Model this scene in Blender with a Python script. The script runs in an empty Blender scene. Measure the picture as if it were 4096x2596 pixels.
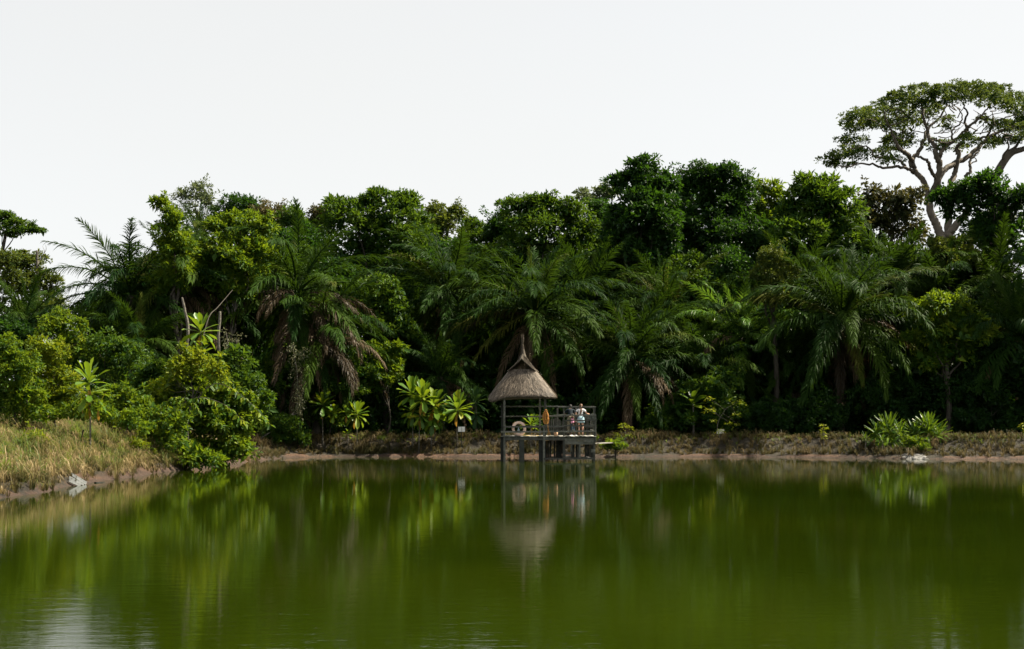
import bpy, math, random
import numpy as np
from mathutils import Vector, Matrix

SC = bpy.context.scene
COL = SC.collection
R = math.radians
rng = np.random.default_rng(11)
random.seed(11)

# ------------------------------------------------------------------ camera
F, HOR, CH = 5180.0, 1665.0, 2.3          # focal length and horizon row in photo pixels, eye height in metres
cam_d = bpy.data.cameras.new('camera'); cam = bpy.data.objects.new('camera', cam_d); COL.objects.link(cam)
cam.location = (0, 0, CH); cam.rotation_euler = (R(90), 0, 0)
cam_d.sensor_width = 36; cam_d.lens = 36 * F / 4096
cam_d.shift_y = (HOR - 1298) / 4096
cam_d.clip_start = 0.1; cam_d.clip_end = 5000
SC.camera = cam

# ------------------------------------------------------------------ sky and sun
SUN_EL, SUN_AZ = R(49), R(9)              # elevation; angle behind the picture plane, sun on the right
sdir = Vector((math.cos(SUN_EL) * math.cos(SUN_AZ), math.cos(SUN_EL) * math.sin(SUN_AZ), math.sin(SUN_EL)))
W = bpy.data.worlds.new('World'); SC.world = W; W.use_nodes = True
nt = W.node_tree; nt.nodes.clear()
wo = nt.nodes.new('ShaderNodeOutputWorld'); bg = nt.nodes.new('ShaderNodeBackground')
sky = nt.nodes.new('ShaderNodeTexSky'); sky.sky_type = 'NISHITA'; sky.sun_disc = False
sky.sun_elevation = SUN_EL
sky.sun_rotation = math.atan2(sdir.x, sdir.y)
sky.air_density = 1.0; sky.dust_density = 1.0; sky.ozone_density = 1.0; sky.altitude = 100
hs = nt.nodes.new('ShaderNodeHueSaturation'); hs.inputs['Saturation'].default_value = 0.28
veil = nt.nodes.new('ShaderNodeMix'); veil.data_type = 'RGBA'; veil.inputs[0].default_value = 0.70     # thin white high cloud over the whole sky
veil.inputs[7].default_value = (4.24, 4.24, 4.12, 1)
cl = nt.nodes.new('ShaderNodeTexNoise'); cl.inputs['Scale'].default_value = 1.6; cl.inputs['Detail'].default_value = 5; cl.inputs['Roughness'].default_value = .55
cm = nt.nodes.new('ShaderNodeTexCoord'); cp = nt.nodes.new('ShaderNodeMapping'); cp.inputs['Scale'].default_value = (1, 1, 2.6); nt.links.new(cm.outputs['Generated'], cp.inputs[0]); nt.links.new(cp.outputs[0], cl.inputs['Vector'])
cr = nt.nodes.new('ShaderNodeMapRange'); cr.inputs[1].default_value = .3; cr.inputs[2].default_value = .7; cr.inputs[3].default_value = .62; cr.inputs[4].default_value = .78
nt.links.new(cl.outputs['Fac'], cr.inputs[0]); nt.links.new(cr.outputs[0], veil.inputs[0])
nt.links.new(sky.outputs[0], hs.inputs['Color']); nt.links.new(hs.outputs[0], veil.inputs[6])
nt.links.new(veil.outputs[2], bg.inputs[0])
bg.inputs[1].default_value = 0.078
nt.links.new(bg.outputs[0], wo.inputs[0])

sl = bpy.data.lights.new('sun', 'SUN'); sl.energy = 5.0; sl.angle = R(0.6); sl.color = (1.0, 0.90, 0.72)
so = bpy.data.objects.new('sun', sl); COL.objects.link(so)
so.rotation_euler = (-sdir).to_track_quat('-Z', 'Y').to_euler(); so.location = sdir * 200

SC.view_settings.view_transform = 'Standard'; SC.view_settings.look = 'None'
SC.view_settings.exposure = 1.45; SC.view_settings.gamma = 1; SC.view_settings.use_curve_mapping = False
cy = SC.cycles
cy.max_bounces = 6; cy.diffuse_bounces = 1; cy.glossy_bounces = 3; cy.transmission_bounces = 3; cy.transparent_max_bounces = 4
cy.use_denoising = True; cy.caustics_reflective = False; cy.caustics_refractive = False
cy.sample_clamp_indirect = 4; cy.use_adaptive_sampling = True; cy.adaptive_threshold = 0.02

# ------------------------------------------------------------------ helpers
def P(px, py, Y):
    """photo pixel -> world point on the plane at depth Y"""
    return np.array([(px - 2048) / F * Y, Y, CH - (py - HOR) / F * Y])

def tag(o, label=None, cat=None, group=None, kind=None):
    if label: o['label'] = label
    if cat: o['category'] = cat
    if group: o['group'] = group
    if kind: o['kind'] = kind
    return o

def empty(name, loc, label=None, cat=None, group=None):
    o = bpy.data.objects.new(name, None); COL.objects.link(o); o.location = Vector(loc)
    o.empty_display_size = 0.2
    return tag(o, label, cat, group)

def link(name, me, parent=None, loc=None):
    o = bpy.data.objects.new(name, me); COL.objects.link(o)
    if parent is not None:
        o.parent = parent
    if loc is not None: o.location = Vector(loc)
    return o

def np_mesh(name, v, f, mat=None, rnd=None, smooth=False):
    """v (N,3), f (M,3) or (M,4) numpy; rnd per-vertex float"""
    v = np.ascontiguousarray(v, dtype=np.float32); f = np.ascontiguousarray(f, dtype=np.int32)
    me = bpy.data.meshes.new(name); k = f.shape[1]
    me.vertices.add(len(v)); me.vertices.foreach_set('co', v.ravel())
    me.loops.add(f.size); me.loops.foreach_set('vertex_index', f.ravel())
    me.polygons.add(len(f)); me.polygons.foreach_set('loop_start', np.arange(0, f.size, k, dtype=np.int32))
    me.polygons.foreach_set('loop_total', np.full(len(f), k, dtype=np.int32))
    if smooth: me.polygons.foreach_set('use_smooth', np.ones(len(f), dtype=bool))
    if rnd is not None:
        a = me.attributes.new('rnd', 'FLOAT', 'POINT'); a.data.foreach_set('value', np.ascontiguousarray(rnd, dtype=np.float32))
    me.update(calc_edges=True); me.validate()
    if mat: me.materials.append(mat)
    return me

class MB:
    """collects small solids into one mesh"""
    def __init__(s): s.v = []; s.f = []
    def add(s, v, f):
        n = len(s.v); s.v += [tuple(map(float, p)) for p in v]; s.f += [tuple(i + n for i in q) for q in f]; return s
    def box(s, a, b, w, t, up=(0, 0, 1), seg=1, jit=0.0, taper=1.0):
        """bar from a to b, width w (sideways), thickness t (along up)"""
        a = np.array(a, float); b = np.array(b, float); d = b - a; L = np.linalg.norm(d); d /= L
        up = np.array(up, float); sd = np.cross(d, up)
        if np.linalg.norm(sd) < 1e-4: sd = np.cross(d, (1, 0, 0))
        sd /= np.linalg.norm(sd); u = np.cross(sd, d)
        V = []; Fc = []
        for i in range(seg + 1):
            k = i / seg; c = a + d * L * k; ww = w * (1 + (taper - 1) * k); tt = t * (1 + (taper - 1) * k)
            j = (rng.random(2) - .5) * jit
            for (p, q) in ((-1, -1), (1, -1), (1, 1), (-1, 1)):
                jj = (rng.random(2) - .5) * jit * .5
                V.append(c + sd * (p * ww / 2 + j[0] + jj[0]) + u * (q * tt / 2 + j[1] + jj[1]))
        for i in range(seg):
            o = i * 4
            for q in range(4): Fc.append((o + q, o + (q + 1) % 4, o + 4 + (q + 1) % 4, o + 4 + q))
        Fc.append((3, 2, 1, 0)); o = seg * 4; Fc.append((o, o + 1, o + 2, o + 3))
        return s.add(V, Fc)
    def tube(s, pts, rad, n=8, cap=True, squash=None):
        v, f = tube_vf(pts, rad, n, cap); return s.add(v, f)
    def build(s, name, mat, parent=None, loc=None, smooth=False, bevel=0):
        me = bpy.data.meshes.new(name); me.from_pydata(s.v, [], s.f); me.update()
        if smooth: me.polygons.foreach_set('use_smooth', [True] * len(me.polygons))
        if mat: me.materials.append(mat)
        o = link(name, me, parent, loc)
        if bevel:
            m = o.modifiers.new('bevel', 'BEVEL'); m.width = bevel; m.segments = 1
        return o

def tube_vf(pts, rad, n=8, cap=True):
    pts = np.array(pts, float); m = len(pts)
    rad = np.full(m, rad, float) if np.isscalar(rad) else np.array(rad, float)
    t = np.gradient(pts, axis=0); t /= np.linalg.norm(t, axis=1)[:, None] + 1e-9
    ref = np.array([0, 1, 0.]) if abs(t[0, 1]) < .9 else np.array([1., 0, 0])
    V = []
    x = np.cross(t[0], ref); x /= np.linalg.norm(x)
    for i in range(m):
        x = x - t[i] * np.dot(x, t[i]); x /= np.linalg.norm(x) + 1e-9; y = np.cross(t[i], x)
        for k in range(n):
            a = 2 * math.pi * k / n; V.append(pts[i] + (x * math.cos(a) + y * math.sin(a)) * rad[i])
    Fc = []
    for i in range(m - 1):
        for k in range(n):
            Fc.append((i * n + k, i * n + (k + 1) % n, (i + 1) * n + (k + 1) % n, (i + 1) * n + k))
    if cap:
        Fc.append(tuple(range(n - 1, -1, -1))); Fc.append(tuple((m - 1) * n + k for k in range(n)))
    return V, Fc

def spline(pts, k=4):
    """Catmull-Rom resample"""
    p = np.array(pts, float); q = np.vstack([2 * p[0] - p[1], p, 2 * p[-1] - p[-2]]); out = []
    for i in range(1, len(q) - 2):
        for j in range(k):
            t = j / k; a, b, c, d = q[i - 1], q[i], q[i + 1], q[i + 2]
            out.append(.5 * ((2 * b) + (-a + c) * t + (2 * a - 5 * b + 4 * c - d) * t * t + (-a + 3 * b - 3 * c + d) * t ** 3))
    out.append(p[-1]); return np.array(out)

def unit(v): return v / (np.linalg.norm(v, axis=-1, keepdims=True) + 1e-9)

# ------------------------------------------------------------------ materials
def new_mat(name):
    m = bpy.data.materials.new(name); m.use_nodes = True; m.node_tree.nodes.clear(); return m, m.node_tree
def N(nt, t, **kw):
    n = nt.nodes.new(t)
    for k, v in kw.items(): setattr(n, k, v)
    return n
def ramp(nt, fac, stops):
    r = N(nt, 'ShaderNodeValToRGB'); e = r.color_ramp.elements
    while len(e) > 1: e.remove(e[-1])
    e[0].position = stops[0][0]; e[0].color = (*stops[0][1], 1)
    for p, c in stops[1:]:
        x = e.new(p); x.color = (*c, 1)
    nt.links.new(fac, r.inputs[0]); return r.outputs[0]
def noise(nt, scale, detail=4, rough=.6, vec=None, dist=0):
    n = N(nt, 'ShaderNodeTexNoise'); n.inputs['Scale'].default_value = scale; n.inputs['Detail'].default_value = detail
    n.inputs['Roughness'].default_value = rough; n.inputs['Distortion'].default_value = dist
    if vec is not None: nt.links.new(vec, n.inputs['Vector'])
    return n.outputs['Fac']

def leaf_mat(name, stops, trans=0.35, tcol=(.25, .35, .03), rough=.48, spec=.14, by='attr', mottle=0.35):
    m, nt = new_mat(name); L = nt.links
    if by == 'attr':
        a = N(nt, 'ShaderNodeAttribute', attribute_name='rnd'); fac = a.outputs['Fac']
    else:
        a = N(nt, 'ShaderNodeObjectInfo'); fac = a.outputs['Random']
    g = N(nt, 'ShaderNodeNewGeometry')
    nz = noise(nt, .55, 3, .6, g.outputs['Position'])
    mx = N(nt, 'ShaderNodeMath', operation='MULTIPLY_ADD'); L.new(nz, mx.inputs[0]); mx.inputs[1].default_value = mottle * 2
    mx.inputs[2].default_value = -mottle
    ad = N(nt, 'ShaderNodeMath', operation='ADD', use_clamp=True); L.new(mx.outputs[0], ad.inputs[0]); L.new(fac, ad.inputs[1])
    col = ramp(nt, ad.outputs[0], stops)
    p = N(nt, 'ShaderNodeBsdfPrincipled'); L.new(col, p.inputs['Base Color'])
    p.inputs['Roughness'].default_value = rough; p.inputs['Specular IOR Level'].default_value = spec
    t = N(nt, 'ShaderNodeBsdfTranslucent')
    mm = N(nt, 'ShaderNodeMix', data_type='RGBA', blend_type='MIX'); mm.inputs[0].default_value = .6
    L.new(col, mm.inputs[6]); mm.inputs[7].default_value = (*tcol, 1); L.new(mm.outputs[2], t.inputs[0])
    x = N(nt, 'ShaderNodeMixShader'); x.inputs[0].default_value = trans
    L.new(p.outputs[0], x.inputs[1]); L.new(t.outputs[0], x.inputs[2])
    o = N(nt, 'ShaderNodeOutputMaterial'); L.new(x.outputs[0], o.inputs[0]); return m

def simple_mat(name, c1, c2, scale=3.0, stretch=(1, 1, 1), rough=.75, bump=0.0, bscale=None, spec=.3, coord='Object', detail=5, lo=.3, hi=.7, vary=0):
    m, nt = new_mat(name); L = nt.links
    tc = N(nt, 'ShaderNodeTexCoord'); mp = N(nt, 'ShaderNodeMapping'); mp.inputs['Scale'].default_value = stretch
    L.new(tc.outputs[coord], mp.inputs['Vector'])
    nz = noise(nt, scale, detail, .65, mp.outputs[0])
    col = ramp(nt, nz, [(lo, c1), (hi, c2)])
    if vary:
        oi = N(nt, 'ShaderNodeObjectInfo'); mr = N(nt, 'ShaderNodeMapRange'); L.new(oi.outputs['Random'], mr.inputs[0]); mr.inputs[3].default_value = 1 - vary; mr.inputs[4].default_value = 1 + vary
        h = N(nt, 'ShaderNodeHueSaturation'); L.new(col, h.inputs['Color']); L.new(mr.outputs[0], h.inputs['Value']); col = h.outputs[0]
    p = N(nt, 'ShaderNodeBsdfPrincipled'); L.new(col, p.inputs['Base Color']); p.inputs['Roughness'].default_value = rough
    p.inputs['Specular IOR Level'].default_value = spec
    if bump:
        nb = noise(nt, bscale or scale * 3, 6, .7, mp.outputs[0])
        b = N(nt, 'ShaderNodeBump'); b.inputs['Strength'].default_value = 1; b.inputs['Distance'].default_value = bump
        L.new(nb, b.inputs['Height']); L.new(b.outputs[0], p.inputs['Normal'])
    o = N(nt, 'ShaderNodeOutputMaterial'); L.new(p.outputs[0], o.inputs[0]); return m

M = {}
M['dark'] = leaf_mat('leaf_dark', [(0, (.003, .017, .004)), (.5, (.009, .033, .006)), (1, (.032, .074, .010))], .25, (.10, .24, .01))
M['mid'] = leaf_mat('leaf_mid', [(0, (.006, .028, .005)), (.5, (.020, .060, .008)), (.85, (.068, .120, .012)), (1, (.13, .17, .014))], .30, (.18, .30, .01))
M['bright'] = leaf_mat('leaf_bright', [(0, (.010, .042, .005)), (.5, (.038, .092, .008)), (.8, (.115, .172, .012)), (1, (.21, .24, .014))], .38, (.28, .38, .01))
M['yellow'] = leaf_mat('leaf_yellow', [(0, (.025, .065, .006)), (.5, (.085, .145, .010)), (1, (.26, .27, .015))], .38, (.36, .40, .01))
M['pale'] = leaf_mat('leaf_pale', [(0, (.045, .075, .035)), (.5, (.080, .115, .050)), (1, (.140, .165, .080))], .30, (.22, .26, .08))
M['olive'] = leaf_mat('leaf_olive', [(0, (.018, .040, .008)), (.5, (.045, .075, .013)), (1, (.115, .130, .022))], .30, (.20, .24, .02))
M['russet'] = leaf_mat('leaf_russet', [(0, (.016, .030, .008)), (.5, (.034, .044, .013)), (1, (.078, .068, .026))], .25, (.16, .14, .03))
M['flower'] = leaf_mat('leaf_flower', [(0, (.030, .048, .012)), (.4, (.075, .075, .026)), (1, (.17, .125, .065))], .25, (.20, .18, .05))
M['frond'] = leaf_mat('frond_green', [(0, (.005, .019, .003)), (.5, (.014, .036, .004)), (.92, (.032, .060, .006)), (1, (.065, .072, .012))], .20, (.10, .19, .01), rough=.55, spec=.05, by='obj', mottle=.2)
M['frond_bright'] = leaf_mat('frond_bright', [(0, (.030, .085, .012)), (1, (.075, .150, .018))], .35, (.20, .34, .02), rough=.34, by='obj', mottle=.2)
M['frond_dead'] = leaf_mat('frond_dead', [(0, (.022, .016, .008)), (.6, (.050, .036, .019)), (1, (.105, .074, .040))], .18, (.15, .10, .05), rough=.5, by='obj', mottle=.2)
M['big'] = leaf_mat('big_leaf', [(0, (.050, .120, .014)), (.6, (.095, .180, .018)), (.93, (.15, .21, .015)), (1, (.28, .22, .02))], .34, (.30, .40, .01), rough=.36, spec=.25, by='obj', mottle=.12)
M['spiky'] = leaf_mat('spiky_leaf', [(0, (.020, .060, .008)), (.7, (.050, .110, .012)), (1, (.11, .17, .015))], .30, (.20, .30, .01), rough=.4, spec=.25, by='obj', mottle=.15)
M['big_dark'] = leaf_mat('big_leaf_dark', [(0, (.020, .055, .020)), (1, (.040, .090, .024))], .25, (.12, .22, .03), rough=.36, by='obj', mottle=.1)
M['withered'] = leaf_mat('big_leaf_withered', [(0, (.34, .17, .03)), (1, (.42, .28, .05))], .4, (.5, .25, .03), rough=.5, by='obj', mottle=.1)
M['grass'] = leaf_mat('grass_dry', [(0, (.045, .075, .012)), (.3, (.085, .092, .020)), (.5, (.14, .108, .045)), (.75, (.23, .17, .085)), (1, (.36, .275, .145))], .3, (.40, .32, .12), rough=.55, spec=.2, mottle=.3)
M['grass_far'] = leaf_mat('grass_far', [(0, (.020, .034, .007)), (.35, (.042, .040, .014)), (.7, (.085, .062, .030)), (1, (.15, .112, .060))], .25, (.26, .2, .08), rough=.6, spec=.15, mottle=.3)
M['grass_green'] = leaf_mat('grass_green', [(0, (.040, .085, .014)), (1, (.13, .170, .030))], .35, (.28, .34, .03), rough=.5, spec=.2, mottle=.3)
M['liana'] = leaf_mat('leaf_liana', [(0, (.050, .070, .030)), (1, (.15, .15, .09))], .3, (.2, .2, .08), rough=.5)
M['bark'] = simple_mat('bark', (.022, .020, .015), (.075, .065, .050), 3, (1, 1, .25), .85, .03)
M['bark_pale'] = simple_mat('bark_pale', (.030, .028, .022), (.20, .18, .15), 4.5, (1, 1, .5), .9, .06)
M['bark_big'] = simple_mat('bark_umbrella', (.06, .052, .04), (.16, .135, .105), 1.2, (1, 1, .4), .8, .03)
M['wood'] = simple_mat('weathered_wood', (.050, .053, .044), (.135, .135, .115), 5, (1, 1, 1), .8, .006, 40, vary=.45)
M['wood_pale'] = simple_mat('pale_wood', (.24, .23, .20), (.46, .44, .39), 6, (1, 1, 1), .75, .004, 40, vary=.45)
M['wood_dark'] = simple_mat('dark_wood', (.016, .019, .016), (.040, .042, .036), 5, (1, 1, 1), .85, .006, 40, vary=.45)
M['thatch'] = simple_mat('thatch_base', (.05, .042, .03), (.13, .11, .085), 14, (1, 1, .15), .9, .02, 60)
M['straw'] = leaf_mat('thatch_straw', [(0, (.016, .013, .010)), (.5, (.075, .062, .048)), (1, (.25, .205, .160))], .12, (.4, .3, .18), rough=.55, spec=.2, mottle=.45)
# ------------------------------------------------------------------ terrain
SHORE = np.array([(-13, 8), (-14.2, 20), (-14.5, 30), (-14.35, 36.3), (-14.2, 38.7), (-14.5, 42.9), (-14.7, 45.0), (-14.4, 48), (-14.4, 53), (-13.9, 55.4),
                  (-13.4, 62.4), (-13.1, 67.7), (-12.2, 72.0), (-10.5, 73.0), (-6, 73.3), (-2, 72.8), (1.5, 73.2), (6, 72.6), (11, 73.2), (16, 72.2),
                  (19.5, 70.6), (21.2, 69.4), (23.5, 69.2), (28, 68.6), (36, 68), (48, 64), (56, 50), (56, 20), (40, 8), (10, 6.2), (-6, 6.2)], float)

def shore_dist(x, y):
    """signed distance to the shoreline: positive on land"""
    x = np.asarray(x, float); y = np.asarray(y, float); d = np.full(x.shape, 1e9); ins = np.zeros(x.shape, bool)
    n = len(SHORE)
    for i in range(n):
        a = SHORE[i]; b = SHORE[(i + 1) % n]; e = b - a
        t = np.clip(((x - a[0]) * e[0] + (y - a[1]) * e[1]) / (e @ e), 0, 1)
        d = np.minimum(d, np.hypot(x - a[0] - t * e[0], y - a[1] - t * e[1]))
        c = (a[1] > y) != (b[1] > y)
        xs = a[0] + (y - a[1]) / (b[1] - a[1] + 1e-12) * e[0]
        ins ^= c & (x < xs)
    return np.where(ins, -d, d)

def sm(a, b, t): t = np.clip((t - a) / (b - a), 0, 1); return t * t * (3 - 2 * t)
def wob(x, y):
    return (np.sin(x * 1.3 + 1.7 * np.sin(y * .7)) + np.sin(y * 1.9 + 1.1 * np.sin(x * 1.1)) + .6 * np.sin(x * 3.7 + y * 2.3)) / 2.6
def ground_z(x, y):
    x = np.asarray(x, float); y = np.asarray(y, float)
    s = shore_dist(x, y) + .20 * wob(x * .9, y * .7) + .07 * wob(x * 3.1 + 2, y * 2.7)
    left = sm(-10, -13.5, x) * sm(72, 60, y)
    zl = .34 * sm(-.1, .5, s) + 1.0 * sm(.4, 3.4, s) + .45 * sm(3, 7, s)
    gully = np.exp(-((x - 21.6) / 1.1) ** 2)                      # where the pale sheet drains into the pond
    zf = .16 * sm(-.1, .35, s) + .10 * sm(.3, 1.2, s) + (.80 - .55 * gully) * sm(.9 + gully, 2.6 + 1.5 * gully, s)
    z = zl * left + zf * (1 - left) + .25 * sm(6, 20, s) + 1.0 * sm(20, 120, s) + .05 * wob(x * .8, y * .9) * sm(0, 1.5, s)
    return np.where(s > 0, z, np.maximum(-1.6, .45 * s))

def on_ground(px, py, y0=30, y1=100):
    """depth at which the sight line through a photo pixel first meets the ground"""
    Y = np.arange(y0, y1, .1); p = P(px, py, Y) if False else np.stack([(px - 2048) / F * Y, Y, CH - (py - HOR) / F * Y], 1)
    k = np.nonzero(p[:, 2] <= ground_z(p[:, 0], Y))[0]
    return float(Y[k[0]]) if len(k) else y1

def rows(*segs):
    o = []
    for a, b, st in segs: o += list(np.arange(a, b, st))
    return np.array(o + [segs[-1][1]])
xs = rows((-2500, -200, 230), (-200, -40, 10), (-40, -22, 1.0), (-22, -17, .4), (-17, -11.5, .16), (-11.5, 32, .35), (32, 60, 1.5), (60, 200, 10), (200, 2500, 230))
ys = rows((-2500, -60, 240), (-60, 0, 6), (0, 30, 1.5), (30, 76, .22), (76, 82, .5), (82, 120, 1.5), (120, 300, 12), (300, 2800, 250))
gx, gy = np.meshgrid(xs, ys); gz = ground_z(gx, gy)
v = np.stack([gx, gy, gz], -1).reshape(-1, 3); nx, ny = len(xs), len(ys)
i = np.arange(nx * ny).reshape(ny, nx)
f = np.stack([i[:-1, :-1], i[:-1, 1:], i[1:, 1:], i[1:, :-1]], -1).reshape(-1, 4)
gm_, nt = new_mat('ground'); L = nt.links
at = N(nt, 'ShaderNodeAttribute', attribute_name='rnd'); geo = N(nt, 'ShaderNodeNewGeometry')
n1 = noise(nt, 1.6, 5, .65, geo.outputs['Position']); n2 = noise(nt, 9, 5, .7, geo.outputs['Position'])
sand = ramp(nt, n2, [(.25, (.028, .014, .007)), (.45, (.085, .043, .022)), (.62, (.135, .070, .037)), (.8, (.19, .105, .060))])
litter = ramp(nt, n2, [(.3, (.010, .009, .004)), (.55, (.026, .019, .008)), (.8, (.046, .033, .015))])
ma = N(nt, 'ShaderNodeMath', operation='MULTIPLY_ADD'); L.new(n1, ma.inputs[0]); ma.inputs[1].default_value = 1.4; L.new(at.outputs['Fac'], ma.inputs[2])
n3 = noise(nt, .16, 3, .6, geo.outputs['Position']); mb_ = N(nt, 'ShaderNodeMath', operation='MULTIPLY_ADD'); L.new(n3, mb_.inputs[0]); mb_.inputs[1].default_value = 2.6; L.new(ma.outputs[0], mb_.inputs[2])
ms_ = N(nt, 'ShaderNodeMath', operation='SUBTRACT'); L.new(mb_.outputs[0], ms_.inputs[0]); ms_.inputs[1].default_value = 1.25
mr = N(nt, 'ShaderNodeMapRange'); L.new(ms_.outputs[0], mr.inputs[0]); mr.inputs[1].default_value = .85; mr.inputs[2].default_value = 1.2
mx = N(nt, 'ShaderNodeMix', data_type='RGBA'); L.new(mr.outputs[0], mx.inputs[0]); L.new(sand, mx.inputs[6]); L.new(litter, mx.inputs[7])
wr = N(nt, 'ShaderNodeMapRange'); L.new(at.outputs['Fac'], wr.inputs[0]); wr.inputs[1].default_value = .02; wr.inputs[2].default_value = .30; wr.inputs[3].default_value = .42; wr.inputs[4].default_value = 1   # soaked mud at the water's edge
hv = N(nt, 'ShaderNodeHueSaturation'); L.new(mx.outputs[2], hv.inputs['Color']); L.new(wr.outputs[0], hv.inputs['Value'])
pb = N(nt, 'ShaderNodeBsdfPrincipled'); L.new(hv.outputs[0], pb.inputs['Base Color']); pb.inputs['Roughness'].default_value = .85
bp = N(nt, 'ShaderNodeBump'); bp.inputs['Distance'].default_value = .14; L.new(n2, bp.inputs['Height']); L.new(bp.outputs[0], pb.inputs['Normal'])
ou = N(nt, 'ShaderNodeOutputMaterial'); L.new(pb.outputs[0], ou.inputs[0])
ground = link('ground', np_mesh('ground', v, f, gm_, shore_dist(gx, gy).ravel(), True))
tag(ground, 'reddish sandy earth bank and forest floor around the pond', kind='structure')

# ------------------------------------------------------------------ pond
wm, nt = new_mat('pond_water'); L = nt.links
geo = N(nt, 'ShaderNodeNewGeometry')
def wmap(sc):
    mp = N(nt, 'ShaderNodeMapping'); mp.inputs['Scale'].default_value = sc; L.new(geo.outputs['Position'], mp.inputs['Vector']); return mp.outputs[0]
h1 = noise(nt, 1.0, 3, .55, wmap((1.3, 4.6, 1)), .4)
h2 = noise(nt, 1.0, 4, .6, wmap((4.5, 14.0, 1)), .3)
patch = noise(nt, 1.0, 2, .5, wmap((.05, .12, 1)))
pr = N(nt, 'ShaderNodeMapRange'); L.new(patch, pr.inputs[0]); pr.inputs[1].default_value = .35; pr.inputs[2].default_value = .7
pr.inputs[3].default_value = .6; pr.inputs[4].default_value = 1.0
sx = N(nt, 'ShaderNodeSeparateXYZ'); L.new(geo.outputs['Position'], sx.inputs[0])
br = N(nt, 'ShaderNodeMapRange'); L.new(sx.outputs['Y'], br.inputs[0]); br.inputs[1].default_value = 13; br.inputs[2].default_value = 34; br.inputs[3].default_value = 1.0; br.inputs[4].default_value = .42   # a light breeze on the open water, calm under the trees
bw = N(nt, 'ShaderNodeMath', operation='MULTIPLY'); L.new(pr.outputs[0], bw.inputs[0]); L.new(br.outputs[0], bw.inputs[1])
b1 = N(nt, 'ShaderNodeBump'); b1.inputs['Distance'].default_value = .0036; L.new(bw.outputs[0], b1.inputs['Strength']); L.new(h1, b1.inputs['Height'])
b2 = N(nt, 'ShaderNodeBump'); b2.inputs['Distance'].default_value = .0012; L.new(bw.outputs[0], b2.inputs['Strength']); L.new(h2, b2.inputs['Height']); L.new(b1.outputs[0], b2.inputs['Normal'])
wn = noise(nt, 1.0, 3, .5, wmap((.07, .10, 1)))
wc = ramp(nt, wn, [(.3, (.0085, .0160, .0005)), (.7, (.0165, .0255, .0008))])
pb = N(nt, 'ShaderNodeBsdfPrincipled'); L.new(wc, pb.inputs['Base Color'])
pb.inputs['Roughness'].default_value = .010; pb.inputs['IOR'].default_value = 1.33; L.new(b2.outputs[0], pb.inputs['Normal'])
ou = N(nt, 'ShaderNodeOutputMaterial'); L.new(pb.outputs[0], ou.inputs[0])
mb = MB(); mb.add([(-40, 2, 0), (80, 2, 0), (80, 85, 0), (-40, 85, 0)], [(0, 1, 2, 3)])
water = mb.build('pond_water', wm); tag(water, 'still murky green pond water', kind='structure')

# ------------------------------------------------------------------ foliage machinery
DENS = 2.9; LSC = .78
LEAF_T = np.array([(0, 0, 0), (.45, -.5, .10), (1, 0, -.12), (.45, .5, .10)])     # folded along the midrib
def leaves_vf(pos, d, nrm, length, width):
    """one folded leaf (two triangles) at each position"""
    d = unit(d); sd = unit(np.cross(nrm, d)); n = np.cross(d, sd)
    L_ = np.asarray(length)[:, None, None]; W_ = np.asarray(width)[:, None, None]
    T = LEAF_T[None]
    v = pos[:, None] + d[:, None] * T[..., :1] * L_ + sd[:, None] * T[..., 1:2] * W_ + n[:, None] * T[..., 2:] * L_
    k = np.arange(len(pos))[:, None] * 4
    f = np.concatenate([k + np.array([0, 1, 2]), k + np.array([0, 2, 3])], 0)
    return v.reshape(-1, 3), f

def clumps_leaves(centres, normals, radii, per, leaf, droop=.25, aspect=.48, flat=.75, up=.55):
    """leaf sprays: each clump is a little dome of leaves"""
    n = len(centres); idx = np.repeat(np.arange(n), per); m = len(idx)
    o = unit(rng.normal(size=(m, 3)) + normals[idx] * .7 + np.array([0, 0, .55]))
    r = radii[idx] * rng.uniform(.35, 1.05, m)
    pos = centres[idx] + o * r[:, None] * np.array([1, 1, flat])
    d = o + rng.normal(size=(m, 3)) * .5 - np.array([0, 0, droop])
    nr = unit(rng.normal(size=(m, 3)) * .5 + np.array([0, 0, up]) + o * .45)
    ln = leaf * rng.uniform(.65, 1.3, m)
    tone = (rng.random(n) * .55)[idx] + rng.random(m) * .45
    v, f = leaves_vf(pos, d, nr, ln, ln * aspect)
    return v, f, np.repeat(tone, 4)

def lobe_clumps(lobes, spacing):
    """clump centres over the surface of ellipsoid lobes (c, r)"""
    C = []; Nn = []; Rr = []
    for c, r in lobes:
        c = np.array(c); r = np.array(r)
        area = 4 * math.pi * ((r[0] * r[1]) ** 1.6 / 3 + (r[0] * r[2]) ** 1.6 / 3 + (r[1] * r[2]) ** 1.6 / 3) ** (1 / 1.6)
        n = max(4, int(area / spacing ** 2 * .9))
        o = unit(rng.normal(size=(n, 3))); o = o[(o[:, 2] > -.55)]
        fac = rng.uniform(.68, 1.04, len(o)); out = rng.random(len(o)) < .20; fac[out] = rng.uniform(1.02, 1.40, out.sum())
        p = c + o * r * fac[:, None]
        # drop clumps lying deep inside another lobe
        keep = np.ones(len(p), bool)
        for c2, r2 in lobes:
            if c2 is c: continue
            q = np.linalg.norm((p - c2) / r2, axis=1); keep &= (q > .62) | (rng.random(len(p)) < .12)
        p = p[keep]; o = o[keep]
        C.append(p); Nn.append(unit(o / r)); Rr.append(rng.uniform(.32, .85, len(p)) * spacing)
    return np.vstack(C), np.vstack(Nn), np.concatenate(Rr)

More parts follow.
